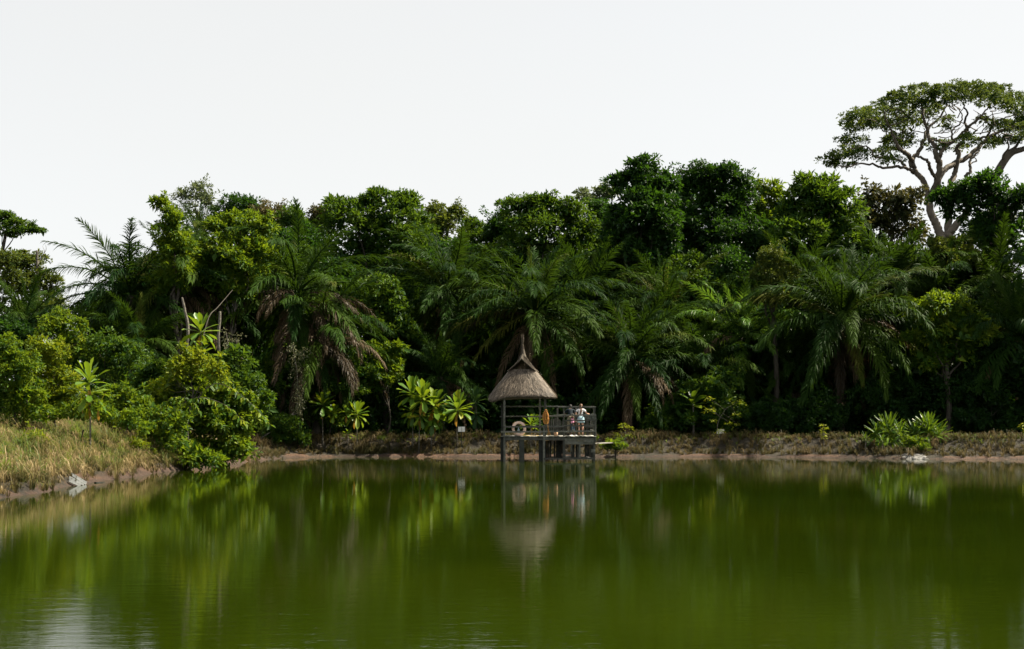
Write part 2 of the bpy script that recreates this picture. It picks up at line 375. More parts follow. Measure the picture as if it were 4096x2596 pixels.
def foliage(lb, spacing, per, leaf, droop=.25, aspect=.48, flat=.75, core=1.0):
    """outer sprays over every lobe plus larger, sparser inner leaves that close the crown"""
    C, Nn, Rr = lobe_clumps(lb, spacing * 1.12)
    V = []; Fc = []; Tn = []; n0 = 0
    parts = [clumps_leaves(C, Nn, Rr, int(per * DENS), leaf * LSC, droop, aspect, flat)]
    if core:
        cc = []; 
        for c, r in lb:
            n = int(core * 5.0 * (r[0] * r[1] + r[0] * r[2] + r[1] * r[2]) * 1.3 / (leaf / .3) ** 1.2) + 3
            cc.append(c + unit(rng.normal(size=(n, 3))) * r * (rng.random((n, 1)) ** .5 * .80))
        cc = np.vstack(cc); parts.append(clumps_leaves(cc, np.tile([0, 0, 1.], (len(cc), 1)), np.full(len(cc), leaf * .9), 3, min(leaf * 1.75, .5), .3, .55))
    for v, f, t in parts:
        V.append(v); Fc.append(f + n0); Tn.append(t); n0 += len(v)
    return np.vstack(V), np.vstack(Fc), np.concatenate(Tn)

def px_lobes(L_, Y, depth=.9, jit=.35):
    out = []
    for (px, py, rx, ry) in L_:
        k = Y / F; y = Y + rng.uniform(-jit, jit) * rx * k * 1.6
        c = P(px, py, y); r = np.array([rx * k, rx * k * depth, ry * k]); out.append((c, r * .90))
        for _ in range(3 if rx * k > .5 else 1):            # smaller bosses that break up the outline
            o = unit(rng.normal(size=3) + np.array([0, -.2, .35])); q = rng.uniform(.30, .52)
            out.append((c + o * r * rng.uniform(.62, .85), np.array([1, 1, .85]) * q * r.min() ** .5 * r.max() ** .5))
    return out

def limb_path(a, b, bend=.12, n=5):
    a = np.array(a, float); b = np.array(b, float); d = np.linalg.norm(b - a)
    pts = [a + (b - a) * t + rng.normal(size=3) * bend * d * math.sin(math.pi * t) * .5 + np.array([0, 0, bend * d * math.sin(math.pi * t) * -.4]) for t in np.linspace(0, 1, n)]
    return spline(pts, 3)

def tree(name, label, cat, mat, Y, lobes, leaf=.30, spacing=.75, per=16, trunk=None, bark='bark', tr=.22, group=None, depth=.9, aspect=.48, droop=.25, limbs=6, jit=.35, crown_name='crown', flat=.75, core=1.0, sprigs=9):
    """a broadleaf tree or shrub: tapered trunk, limbs to the crown's lobes and a crown of leaf sprays"""
    lb = px_lobes(lobes, Y, depth, jit)
    cs = np.array([c for c, r in lb]); mid = cs.mean(0)
    bx = mid[0] if trunk is None else (trunk - 2048) / F * Y
    base = np.array([bx, Y, float(ground_z(bx, Y)) - .15])
    root = empty(name, base, label, cat, group)
    top = np.array([mid[0], Y, max(cs[:, 2].min(), base[2] + .5 * (mid[2] - base[2]))])
    tb = MB(); pts = spline([base, base * .6 + top * .4 + rng.normal(size=3) * [.25, .1, 0], top], 5) - base
    tb.tube(pts, np.linspace(tr, tr * .55, len(pts)), 8)
    tb.build('trunk', M[bark], root, smooth=True)
    order = np.argsort(-np.array([r[0] * r[2] for c, r in lb]))[:limbs]
    for q in order:
        st = pts[-1 - int(rng.integers(0, len(pts) // 3 + 1))]
        lp = limb_path(st, lb[q][0] - base); l_ = MB(); l_.tube(lp, np.linspace(tr * .42, tr * .10, len(lp)), 6); l_.build('limb', M[bark], root, smooth=True)
    v, f, t = foliage(lb, spacing, per, leaf, droop, aspect, flat, core)
    if sprigs:                                             # loose shoots that stand out of the outline
        tops = sorted(lb, key=lambda q: -(q[0][2] + q[1][2]))[:max(3, len(lb) // 2)]; vs = [v]; fs = [f]; ts = [t]; n0 = len(v)
        for k in range(sprigs):
            c, r = tops[int(rng.integers(0, len(tops)))]; u = unit(rng.normal(size=3) * [1, .7, .5] + [0, -.15, .75]); a = c + u * r * .85; ln = rng.uniform(.5, 1.25) * max(.45, spacing)
            b = a + (u + rng.normal(size=3) * .3) * ln; w = MB(); w.tube(spline([a, (a + b) / 2 + rng.normal(size=3) * .06, b], 3) - base, [.022 * spacing, .02 * spacing, .018 * spacing, .015 * spacing, .012 * spacing, .01 * spacing, .008 * spacing][:7], 4); w.build('twig', M[bark], root)
            cc = a + (b - a) * rng.uniform(.35, 1.05, (5, 1)) + rng.normal(size=(5, 3)) * .09 * spacing
            v2, f2, t2 = clumps_leaves(cc, np.tile(u, (5, 1)), np.full(5, .30 * spacing), 7, leaf * LSC, droop, aspect, flat); vs.append(v2); fs.append(f2 + n0); ts.append(t2); n0 += len(v2)
        v = np.vstack(vs); f = np.vstack(fs); t = np.concatenate(ts)
    o = link(crown_name, np_mesh(crown_name, v - base, f, M[mat], t), root)
    return root
# ------------------------------------------------------------------ broadleaf trees (lobes traced from the photo: px, py, rx, ry)
def T(*a, **k): return tree(*a, **k)
BACK = 'trees along the forest edge'
T('vine_draped_tree', 'hazy vine-draped tree at the left edge under the flat umbrella branch', 'tree', 'olive', 88,
  [(30, 1060, 90, 50), (110, 1075, 80, 55), (180, 1130, 60, 60), (60, 1150, 110, 70), (205, 1210, 40, 55), (140, 1230, 80, 70), (190, 1300, 50, 50), (40, 1250, 90, 60)],
  leaf=.26, spacing=.65, per=22, group=BACK)
T('slender_canopy_tree', 'pale grey-green feathery treetop poking up behind the left palms', 'tree', 'pale', 106,
  [(800, 770, 45, 30), (755, 790, 35, 32), (840, 800, 38, 30), (790, 835, 70, 40), (730, 800, 20, 20)], leaf=.26, spacing=.7, per=9, core=.15, group=BACK)
T('canopy_tree', 'dark treetop just right of the pale upright palm spear', 'tree', 'dark', 102,
  [(955, 825, 60, 32), (1005, 850, 32, 35), (910, 850, 50, 45), (980, 880, 60, 40)], spacing=.8, per=20, group=BACK)
T('flowering_tree', 'brownish flowering treetop on the skyline left of the notch', 'tree', 'flower', 100,
  [(1085, 850, 62, 28), (1140, 872, 40, 36), (1050, 880, 50, 35), (1110, 890, 80, 40)], leaf=.24, spacing=.7, per=26, group=BACK)
T('canopy_tree', 'small dark green treetop at the left lip of the skyline notch', 'tree', 'mid', 97,
  [(1175, 880, 32, 36), (1160, 920, 45, 40), (1195, 910, 22, 28)], spacing=.7, per=22, group=BACK)
T('canopy_tree', 'small brownish treetop at the right lip of the skyline notch', 'tree', 'russet', 99,
  [(1272, 868, 30, 26), (1265, 905, 48, 34), (1290, 890, 34, 30)], leaf=.26, spacing=.7, per=22, group=BACK)
T('broad_canopy_tree', 'broad rounded tree of large leaf rosettes left of centre on the skyline', 'tree', 'mid', 90,
  [(1345, 832, 48, 26), (1490, 795, 46, 20), (1445, 820, 40, 22), (1560, 830, 60, 40), (1640, 832, 58, 45), (1400, 880, 90, 50), (1500, 890, 110, 60), (1620, 910, 80, 60),
   (1330, 920, 60, 50), (1450, 960, 110, 60), (1580, 990, 100, 60), (1380, 1020, 90, 60), (1500, 1060, 110, 60), (1650, 1000, 60, 60), (1600, 1090, 70, 50), (1430, 1120, 90, 60)],
  leaf=.40, spacing=.85, per=20, aspect=.36, droop=-.1, group=BACK, limbs=9)
T('canopy_tree', 'olive-brown treetop with loose side sprays above the tall central palm', 'tree', 'olive', 98,
  [(1745, 868, 44, 32), (1790, 900, 42, 40), (1735, 920, 55, 50), (1803, 848, 18, 14), (1832, 868, 16, 9), (1760, 980, 60, 50)], leaf=.32, spacing=.75, per=18, group=BACK)
T('canopy_tree', 'low green treetop between the olive tree and the tree behind the hut', 'tree', 'mid', 100,
  [(1880, 915, 45, 28), (1945, 932, 60, 26), (1995, 935, 40, 28), (1880, 970, 60, 40), (1960, 990, 80, 50), (1850, 1020, 60, 50)], spacing=.75, per=20, group=BACK)
T('broad_canopy_tree', 'wide leafy tree on the skyline straight behind the thatched hut', 'tree', 'mid', 92,
  [(2048, 832, 40, 32), (2120, 818, 48, 24), (2185, 812, 40, 22), (2080, 880, 70, 50), (2180, 860, 70, 45), (2270, 850, 50, 38), (2312, 862, 40, 35), (2150, 930, 110, 60),
   (2270, 930, 90, 60), (2080, 980, 90, 60), (2200, 1020, 120, 60), (2320, 1000, 80, 80), (2350, 930, 50, 50)], spacing=.75, per=22, group=BACK, limbs=9)
T('slender_canopy_tree', 'pale feathery treetop left of the tallest dark tree', 'tree', 'pale', 106,
  [(2345, 795, 38, 16), (2400, 772, 36, 14), (2440, 790, 28, 26), (2370, 830, 50, 20), (2410, 862, 50, 18), (2330, 770, 14, 8)], leaf=.30, spacing=.75, per=13, core=.15, group=BACK, flat=.4)
T('tall_canopy_tree', 'tall dark tree with open layered top, highest of the central skyline', 'tree', 'dark', 89,
  [(2592, 650, 26, 16), (2530, 668, 26, 12), (2575, 690, 45, 16), (2470, 738, 48, 14), (2520, 716, 36, 18), (2600, 735, 60, 26), (2655, 742, 48, 36), (2520, 795, 76, 36),
   (2620, 800, 80, 50), (2685, 775, 28, 40), (2560, 870, 110, 60), (2640, 880, 80, 60), (2480, 880, 60, 60), (2560, 960, 110, 60), (2600, 1040, 90, 50), (2650, 980, 70, 60), (2480, 980, 70, 60)],
  leaf=.36, spacing=.7, per=20, core=2.0, group=BACK, limbs=10)
T('broad_canopy_tree', 'dense dark dome-topped tree right of the tallest central tree', 'tree', 'dark', 93,
  [(2785, 702, 55, 34), (2870, 698, 60, 30), (2930, 700, 48, 32), (2970, 742, 42, 40), (2840, 760, 100, 50), (2755, 765, 55, 60), (2960, 800, 60, 50), (2850, 850, 120, 60),
   (2770, 880, 80, 70), (2940, 880, 80, 60), (2880, 950, 130, 70), (2780, 1000, 100, 60), (2990, 960, 80, 60), (2900, 1050, 130, 60)], leaf=.28, spacing=.8, per=28, core=2.0, group=BACK, limbs=9)
T('slender_canopy_tree', 'thin open tree with large leaves beside the dense dark dome', 'tree', 'bright', 97,
  [(3085, 752, 22, 16), (3048, 825, 26, 26), (3092, 792, 24, 16), (3060, 880, 36, 26), (3020, 860, 20, 18)], leaf=.6, spacing=.9, per=11, aspect=.34, core=.15, group=BACK, trunk=3055, tr=.12)
T('umbrella_leaf_tree', 'tree with large umbrella-like leaf rosettes on the right skyline', 'tree', 'mid', 92,
  [(3230, 745, 22, 14), (3310, 738, 28, 14), (3190, 790, 40, 22), (3280, 790, 60, 30), (3382, 790, 20, 12), (3230, 830, 80, 50), (3330, 835, 70, 46), (3170, 860, 50, 40),
   (3280, 900, 100, 60), (3380, 880, 60, 50), (3200, 950, 90, 60), (3350, 960, 90, 50)], leaf=.62, spacing=.9, per=15, aspect=.34, droop=-.05, group=BACK, limbs=9)
T('russet_tree', 'reddish brown open-leaved tree left of the giant umbrella tree', 'tree', 'russet', 94,
  [(3500, 772, 26, 14), (3560, 790, 38, 20), (3490, 830, 48, 30), (3590, 830, 48, 34), (3645, 790, 26, 16), (3540, 880, 76, 42), (3625, 890, 46, 50), (3480, 890, 50, 36), (3600, 950, 66, 34), (3672, 942, 26, 26)],
  leaf=.42, spacing=.95, per=11, aspect=.6, droop=.7, core=.15, group=BACK, limbs=10)
T('broad_canopy_tree', 'dark spreading tree in front of the giant umbrella tree trunk', 'tree', 'dark', 87,
  [(3835, 770, 50, 24), (3775, 800, 34, 20), (3900, 752, 46, 24), (3965, 750, 60, 36), (4050, 780, 60, 46), (3850, 840, 60, 40), (3950, 850, 90, 70), (4065, 870, 80, 80),
   (3900, 930, 50, 50), (3960, 960, 90, 60), (4060, 980, 90, 80)], leaf=.40, spacing=.8, per=20, group=BACK, limbs=9, trunk=4010)
T('understorey_tree', 'yellowish leafy low treetop at the foot of the giant umbrella tree', 'tree', 'olive', 86,
  [(3730, 990, 40, 28), (3820, 1000, 56, 44), (3880, 1045, 50, 40), (3760, 1040, 60, 40)], spacing=.65, per=22)
T('understorey_tree', 'small golden-green tree in front of the dark forest, left of the big right palm', 'tree', 'olive', 81,
  [(3090, 1040, 50, 36), (3060, 1095, 48, 48), (3135, 1085, 48, 52), (3100, 1160, 66, 56), (3060, 1190, 50, 40)], leaf=.22, spacing=.55, per=26)
T('understorey_tree', 'sunlit bright leafy tree between the two right-hand palms', 'tree', 'bright', 78,
  [(3750, 1225, 76, 36), (3690, 1265, 60, 46), (3825, 1240, 48, 38), (3760, 1310, 90, 50), (3680, 1340, 50, 40), (3840, 1340, 90, 60), (3910, 1310, 60, 50), (3800, 1420, 90, 60), (3720, 1450, 80, 60)],
  leaf=.30, spacing=.7, per=20)
T('vine_column', 'sunlit column of climbing vine standing above the left palms', 'tree', 'bright', 72,
  [(690, 900, 42, 46), (680, 960, 58, 58), (722, 1000, 58, 58), (655, 1010, 46, 40), (692, 862, 26, 30), (650, 826, 11, 14), (632, 812, 9, 7), (700, 1070, 66, 56), (690, 1140, 76, 60), (740, 1100, 60, 60)], leaf=.24, spacing=.5, per=24)
T('sunlit_tree', 'bright yellow-green rounded tree leaning over the left palms', 'tree', 'bright', 74,
  [(965, 900, 74, 46), (885, 925, 58, 46), (1050, 905, 46, 36), (930, 1000, 105, 66), (880, 1060, 80, 60), (985, 1085, 86, 60), (905, 1135, 74, 46), (1050, 1000, 50, 50), (860, 1000, 50, 50), (940, 1190, 86, 50), (850, 1130, 60, 50)],
  leaf=.27, spacing=.6, per=24, trunk=878, bark='bark_pale', tr=.16, limbs=8)
T('understorey_tree', 'leafy bush with reddish tips between brown fronds and the central palms', 'tree', 'mid', 80,
  [(1535, 1180, 50, 34), (1500, 1230, 50, 40), (1560, 1250, 56, 50), (1520, 1310, 70, 50), (1600, 1330, 60, 50)], spacing=.6, per=20)

# shaded crowns that close the forest between the palms and the skyline trees
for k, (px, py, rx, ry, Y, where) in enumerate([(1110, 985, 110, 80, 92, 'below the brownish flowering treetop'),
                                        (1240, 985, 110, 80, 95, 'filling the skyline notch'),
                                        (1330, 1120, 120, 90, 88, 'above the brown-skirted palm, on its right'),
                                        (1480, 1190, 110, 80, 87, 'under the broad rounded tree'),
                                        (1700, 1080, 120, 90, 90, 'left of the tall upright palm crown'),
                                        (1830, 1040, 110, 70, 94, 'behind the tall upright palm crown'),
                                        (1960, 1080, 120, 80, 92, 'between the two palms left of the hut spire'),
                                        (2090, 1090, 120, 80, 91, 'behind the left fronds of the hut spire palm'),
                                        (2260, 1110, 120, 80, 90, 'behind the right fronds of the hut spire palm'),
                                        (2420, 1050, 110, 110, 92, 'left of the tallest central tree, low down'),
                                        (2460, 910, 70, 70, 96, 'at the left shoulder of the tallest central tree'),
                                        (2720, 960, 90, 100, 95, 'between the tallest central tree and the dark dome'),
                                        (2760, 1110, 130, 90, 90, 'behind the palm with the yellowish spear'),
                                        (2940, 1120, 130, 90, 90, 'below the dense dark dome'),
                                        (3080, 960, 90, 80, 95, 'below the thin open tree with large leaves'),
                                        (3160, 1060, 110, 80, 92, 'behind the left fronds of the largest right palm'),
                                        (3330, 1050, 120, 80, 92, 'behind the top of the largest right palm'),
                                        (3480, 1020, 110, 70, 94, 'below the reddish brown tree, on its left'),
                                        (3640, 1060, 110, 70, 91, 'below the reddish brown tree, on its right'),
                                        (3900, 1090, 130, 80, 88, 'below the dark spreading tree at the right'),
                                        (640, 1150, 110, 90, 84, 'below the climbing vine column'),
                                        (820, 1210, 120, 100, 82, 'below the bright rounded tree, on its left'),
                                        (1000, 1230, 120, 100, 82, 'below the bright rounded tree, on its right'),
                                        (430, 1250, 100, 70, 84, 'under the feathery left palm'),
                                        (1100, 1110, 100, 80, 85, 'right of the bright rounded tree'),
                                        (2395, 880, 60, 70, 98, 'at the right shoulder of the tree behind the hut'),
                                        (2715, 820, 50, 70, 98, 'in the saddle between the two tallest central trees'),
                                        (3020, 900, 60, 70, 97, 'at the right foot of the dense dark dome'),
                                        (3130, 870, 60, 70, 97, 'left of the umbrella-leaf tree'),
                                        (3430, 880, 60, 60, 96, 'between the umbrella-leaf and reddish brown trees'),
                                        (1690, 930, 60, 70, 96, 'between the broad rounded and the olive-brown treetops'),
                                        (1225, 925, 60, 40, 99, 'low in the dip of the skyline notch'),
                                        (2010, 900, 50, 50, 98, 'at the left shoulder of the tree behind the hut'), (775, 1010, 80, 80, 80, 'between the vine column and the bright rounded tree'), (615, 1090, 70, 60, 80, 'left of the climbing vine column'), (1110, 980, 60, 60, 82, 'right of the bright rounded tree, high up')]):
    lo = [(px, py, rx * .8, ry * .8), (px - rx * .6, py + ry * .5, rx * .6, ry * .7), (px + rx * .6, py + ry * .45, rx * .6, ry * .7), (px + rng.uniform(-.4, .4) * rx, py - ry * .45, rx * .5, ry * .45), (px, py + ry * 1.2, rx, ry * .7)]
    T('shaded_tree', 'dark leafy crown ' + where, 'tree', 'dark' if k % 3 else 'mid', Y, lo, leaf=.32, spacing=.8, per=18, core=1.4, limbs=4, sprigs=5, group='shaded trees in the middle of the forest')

# flat umbrella branch entering the frame on the far left
UT = T('umbrella_branch_tree', 'flat layered umbrella crown reaching in at the far left edge', 'tree', 'mid', 96,
       [(-10, 880, 55, 22), (70, 897, 56, 15), (125, 915, 40, 9), (150, 921, 22, 5), (70, 935, 50, 7), (-60, 920, 70, 20), (-120, 870, 90, 30), (20, 865, 36, 12)],
       leaf=.22, spacing=.5, per=20, trunk=-150, group=BACK, limbs=8, flat=.4)

# dead snag with a broken top
def snag(name, label, pts, rad, bark='bark_pale', twigs=()):
    p = np.array(pts); base = p[0].copy()
    r = empty(name, base, label, 'dead tree')
    m = MB(); sp = spline(p - base, 5); m.tube(sp, np.interp(np.linspace(0, 1, len(sp)), np.linspace(0, 1, len(rad)), rad), 8); m.build('trunk', M[bark], r, smooth=True)
    for tw in twigs:
        t = MB(); q = spline(np.array(tw) - base, 4); t.tube(q, np.linspace(.035, .008, len(q)), 5); t.build('twig', M[bark], r, smooth=True)
    return r
snag('dead_snag', 'broken bare snag poking above the vine-draped tree at far left', [P(150, 1300, 87), P(152, 1150, 87), P(149, 1060, 87), P(148, 1002, 87)], [.2, .16, .10, .07],
     twigs=[[P(150, 1060, 87), P(165, 1030, 87.3), P(184, 1000, 87.5), P(182, 978, 87.5)], [P(165, 1030, 87.3), P(178, 1008, 87), P(170, 985, 87)]])
g = float(ground_z(-19.5, 65)); bx = P(745, 1600, 62)
snag('bare_trunk', 'pale bare leaning trunk rising left of the stacked yellow-green rosettes', [P(748, 1640, 62), P(746, 1500, 62), P(747, 1400, 62), P(752, 1330, 62), P(750, 1290, 62), P(741, 1250, 62), P(735, 1220, 62), P(728, 1190, 62)], [.08, .075, .08, .07, .075, .06, .06, .045])
snag('bare_trunk', 'short mossy pale trunk right of the stacked yellow-green rosettes', [P(876, 1640, 63), P(874, 1520, 63), P(876, 1420, 63), P(874, 1340, 63), P(879, 1280, 63), P(880, 1246, 63)], [.08, .07, .075, .065, .07, .055])
snag('leaning_branch', 'thin pale branch slanting up to the sunlit yellow-green tree', [P(800, 1400, 64), P(835, 1270, 65), P(870, 1230, 66), P(930, 1160, 68)], [.03, .028, .022, .012], bark='bark')
snag('fallen_branch', 'long bare fallen branch slanting over the left bank toward the bushes', [P(1030, 1762, 72.6), P(1100, 1715, 73.4), P(1160, 1665, 73.8), P(1210, 1610, 74)], [.03, .035, .03, .012],
     twigs=[[P(1160, 1665, 73.8), P(1195, 1650, 73.8), P(1230, 1628, 74)], [P(1100, 1715, 73.4), P(1120, 1690, 73.4), P(1115, 1660, 73.4)]])

# ------------------------------------------------------------------ the giant umbrella tree on the right
YB = 116.0
def Z(zx, zy, dy=0): return P(3300 + zx / 2.18, 300 + zy / 2.18, YB + dy)
gb = Z(1040, 1420); gx0 = gb[0]; base = np.array([gx0, YB, float(ground_z(gx0, YB)) - .3])
big = empty('umbrella_tree', base, 'giant pale-limbed umbrella tree towering over the right skyline', 'tree')
def limb(name, pts, r0, r1, n=9):
    m = MB(); p = spline(np.array(pts) - base, 5); k_ = .78 if name == 'limb' else 1; p = p + rng.normal(size=p.shape) * min(r0, .12) * .35; m.tube(p, np.linspace(r0 * k_, r1 * k_, len(p)), n); m.build(name, M['bark_big'], big, smooth=True)
limb('trunk', [base, Z(1035, 1700), Z(1030, 1500), Z(1000, 1400), Z(970, 1300), Z(930, 1220), Z(905, 1100), Z(890, 1010), Z(850, 920), Z(800, 860), Z(770, 800)], .46, .20, 11)
limb('trunk', [base + [.7, .2, 0], Z(1055, 1600, .5), Z(1060, 1420, .5), Z(1075, 1300, 1), Z(1085, 1150, 1), Z(1095, 950, 1.5), Z(1130, 860, 2), Z(1155, 760, 2), Z(1170, 650, 2)], .40, .17, 11)
limb('limb', [Z(1070, 1420, .4), Z(1110, 1350, .2), Z(1180, 1270, 0), Z(1240, 1190, -.5), Z(1300, 1100, -1)], .5, .30)
limb('limb', [Z(940, 1080), Z(960, 1000, .5), Z(1000, 880, 1), Z(1050, 820, 1.5), Z(1130, 770, 2), Z(1240, 720, 2.5), Z(1330, 640, 3), Z(1430, 540, 3), Z(1560, 480, 3.5), Z(1700, 420, 4)], .45, .14)
limb('limb', [Z(930, 1060), Z(985, 900, -1), Z(1000, 780, -1.5), Z(970, 700, -2), Z(960, 620, -2), Z(910, 560, -2), Z(895, 480, -2), Z(860, 380, -2.5), Z(840, 250, -3)], .42, .10)
limb('limb', [Z(975, 910, -1), Z(920, 830, -2), Z(905, 770, -3), Z(870, 730, -3.5), Z(800, 710, -4)], .22, .12)
limb('limb', [Z(990, 730, -1.5), Z(1010, 680, -2), Z(1050, 620, -2), Z(1120, 580, -2), Z(1200, 500, -2.5), Z(1280, 420, -3), Z(1400, 330, -3)], .28, .08)
limb('limb', [Z(770, 800), Z(760, 740, .5), Z(830, 650, 1), Z(870, 540, 1), Z(900, 470, 1.5), Z(990, 380, 2), Z(1070, 260, 2)], .30, .09)
limb('limb', [Z(765, 745), Z(720, 690, -1), Z(650, 640, -1.5), Z(600, 540, -2), Z(560, 450, -2.5), Z(520, 340, -3)], .28, .08)
limb('limb', [Z(750, 790), Z(735, 720, 1.5), Z(690, 680, 2), Z(650, 580, 2.5), Z(600, 520, 3)], .20, .08)
limb('limb', [Z(780, 855), Z(720, 815, -.5), Z(620, 800, -1), Z(500, 810, -1.5), Z(410, 780, -2), Z(290, 775, -2.5), Z(200, 800, -3), Z(100, 790, -3)], .20, .05)
limb('limb', [Z(700, 800, -.5), Z(640, 740, -1), Z(540, 715, -1.5), Z(430, 715, -2), Z(410, 660, -2), Z(360, 620, -2.5), Z(300, 630, -2.5), Z(200, 650, -3)], .16, .05)
limb('limb', [Z(1160, 700, 2), Z(1150, 640, 2), Z(1210, 560, 1), Z(1240, 470, 0), Z(1220, 400, -1), Z(1240, 320, -1.5), Z(1200, 240, -2)], .24, .07)
limb('limb', [Z(1240, 470, 0), Z(1320, 400, 0), Z(1400, 310, .5), Z(1470, 240, 1)], .15, .06)
limb('limb', [Z(1110, 560, -2), Z(1110, 480, -2), Z(1180, 420, -1), Z(1190, 340, -.5), Z(1150, 280, 0)], .12, .05)
limb('limb', [Z(1320, 560, 3), Z(1420, 520, 2), Z(1480, 420, 1.5), Z(1560, 380, 1), Z(1680, 330, .5)], .15, .06)
limb('limb', [Z(1220, 885, 0), Z(1270, 830, 0), Z(1265, 760, .5), Z(1310, 690, 1), Z(1350, 640, 1.5), Z(1370, 560, 2)], .20, .07)
limb('limb', [Z(1265, 770, .5), Z(1325, 750, .5), Z(1300, 720, .8), Z(1345, 680, 1)], .08, .03)
limb('limb', [Z(1120, 580, -2), Z(1040, 590, -2.5), Z(990, 575, -3), Z(900, 545, -3)], .12, .05)
for _ in range(46):        # the fine twig net under the crown
    a = Z(rng.uniform(480, 1650), rng.uniform(300, 560), rng.uniform(-4, 4))
    b = a + np.array([rng.normal() * 1.6, rng.normal() * 1.2, rng.uniform(.3, 1.4)]); c = (a + b) / 2 + rng.normal(size=3) * .35
    limb('twig', [a, c, b], .055, .02, 5)
LB = [(40, 740, 90, 36), (90, 790, 60, 26), (190, 690, 120, 60), (220, 590, 110, 62), (330, 690, 80, 50), (200, 790, 70, 16), (230, 440, 110, 66), (300, 350, 120, 66), (430, 330, 140, 80), (420, 440, 130, 60), (560, 420, 120, 56),
      (600, 230, 110, 70), (640, 330, 120, 70), (760, 180, 130, 76), (860, 130, 110, 42), (780, 290, 120, 76), (930, 220, 130, 76), (760, 430, 110, 60), (930, 330, 100, 70), (1020, 150, 120, 60),
      (1040, 400, 60, 70), (1060, 480, 40, 30), (1150, 130, 110, 56), (1280, 120, 120, 52), (1400, 150, 110, 62), (1520, 150, 110, 62), (1150, 210, 110, 40), (1320, 200, 130, 40), (1480, 230, 120, 56), (1620, 210, 110, 66), (1700, 280, 110, 80), (1800, 300, 130, 110), (1900, 420, 120, 90),
      (560, 590, 100, 56), (640, 560, 110, 46), (520, 680, 80, 56), (560, 740, 80, 40), (700, 610, 80, 40), (900, 600, 60, 36), (990, 640, 60, 40), (1090, 590, 50, 30), (1250, 590, 70, 56), (1200, 640, 60, 30), (1380, 410, 70, 36), (1270, 540, 50, 30),
      (1550, 440, 100, 50), (1660, 440, 100, 60), (1500, 570, 100, 40), (1440, 600, 60, 26), (1650, 560, 110, 40), (1790, 480, 100, 60)]
lb = []
for (zx, zy, rx, ry) in LB:
    k = YB / F / 2.18; lb.append((Z(zx, zy, rng.uniform(-4.5, 4.5)), np.array([rx * k * 1.0, rx * k * 1.25, ry * k * .72])))
v, f, t = foliage(lb, .72, 22, .27, .1, .5, .55, core=.6)
link('crown', np_mesh('crown', v - base, f, leaf_mat('leaf_umbrella', [(0, (.008, .036, .009)), (.5, (.022, .066, .012)), (1, (.075, .120, .018))], .3, (.2, .24, .03)), t), big)
# second trunk leaning at the frame edge
b2 = P(3975, 1100, 118); b2[2] = float(ground_z(b2[0], 118)) - .2
t2 = empty('umbrella_tree', b2, 'curved bare trunk of a second umbrella tree at the right edge', 'tree')
def limb2(name, pts, r0, r1):
    m = MB(); p = spline(np.array(pts) - b2, 5); m.tube(p, np.linspace(r0, r1, len(p)), 9); m.build(name, M['bark_big'], t2, smooth=True)
limb2('trunk', [b2, P(3978, 900, 118), P(3978, 730, 118), P(3990, 690, 118), P(4020, 640, 118), P(4050, 610, 118), P(4096, 595, 118), P(4180, 560, 118)], .5, .2)
limb2('limb', [P(4020, 640, 118), P(4030, 610, 118.5), P(4060, 590, 119), P(4080, 560, 119), P(4130, 480, 119)], .2, .08)
limb2('limb', [P(4012, 645, 118), P(4014, 620, 117.5), P(4035, 590, 117), P(4030, 560, 117), P(4050, 540, 117)], .12, .04)
lb = px_lobes([(4180, 470, 90, 30), (4290, 480, 90, 40), (4150, 540, 60, 20), (4260, 400, 90, 40), (4100, 510, 30, 18)], 118)
v, f, t = foliage(lb, .72, 22, .27, .1, .5, .55, core=.6)
link('crown', np_mesh('crown', v - b2, f, bpy.data.materials['leaf_umbrella'], t), t2)

# trees standing just outside the frame on the right: they shade the right-hand shore
for (lab, px, Y) in (('dark forest tree just beyond the right edge of the shore', 4420, 80), ('tall dark forest tree beyond the right edge, farther back', 4750, 92)):
    T('forest_tree', lab, 'tree', 'dark', Y, [(px, 700, 190, 120), (px - 110, 850, 150, 110), (px + 120, 850, 160, 120), (px, 1000, 220, 130), (px - 60, 1200, 200, 120)], leaf=.42, spacing=1.0, per=20)
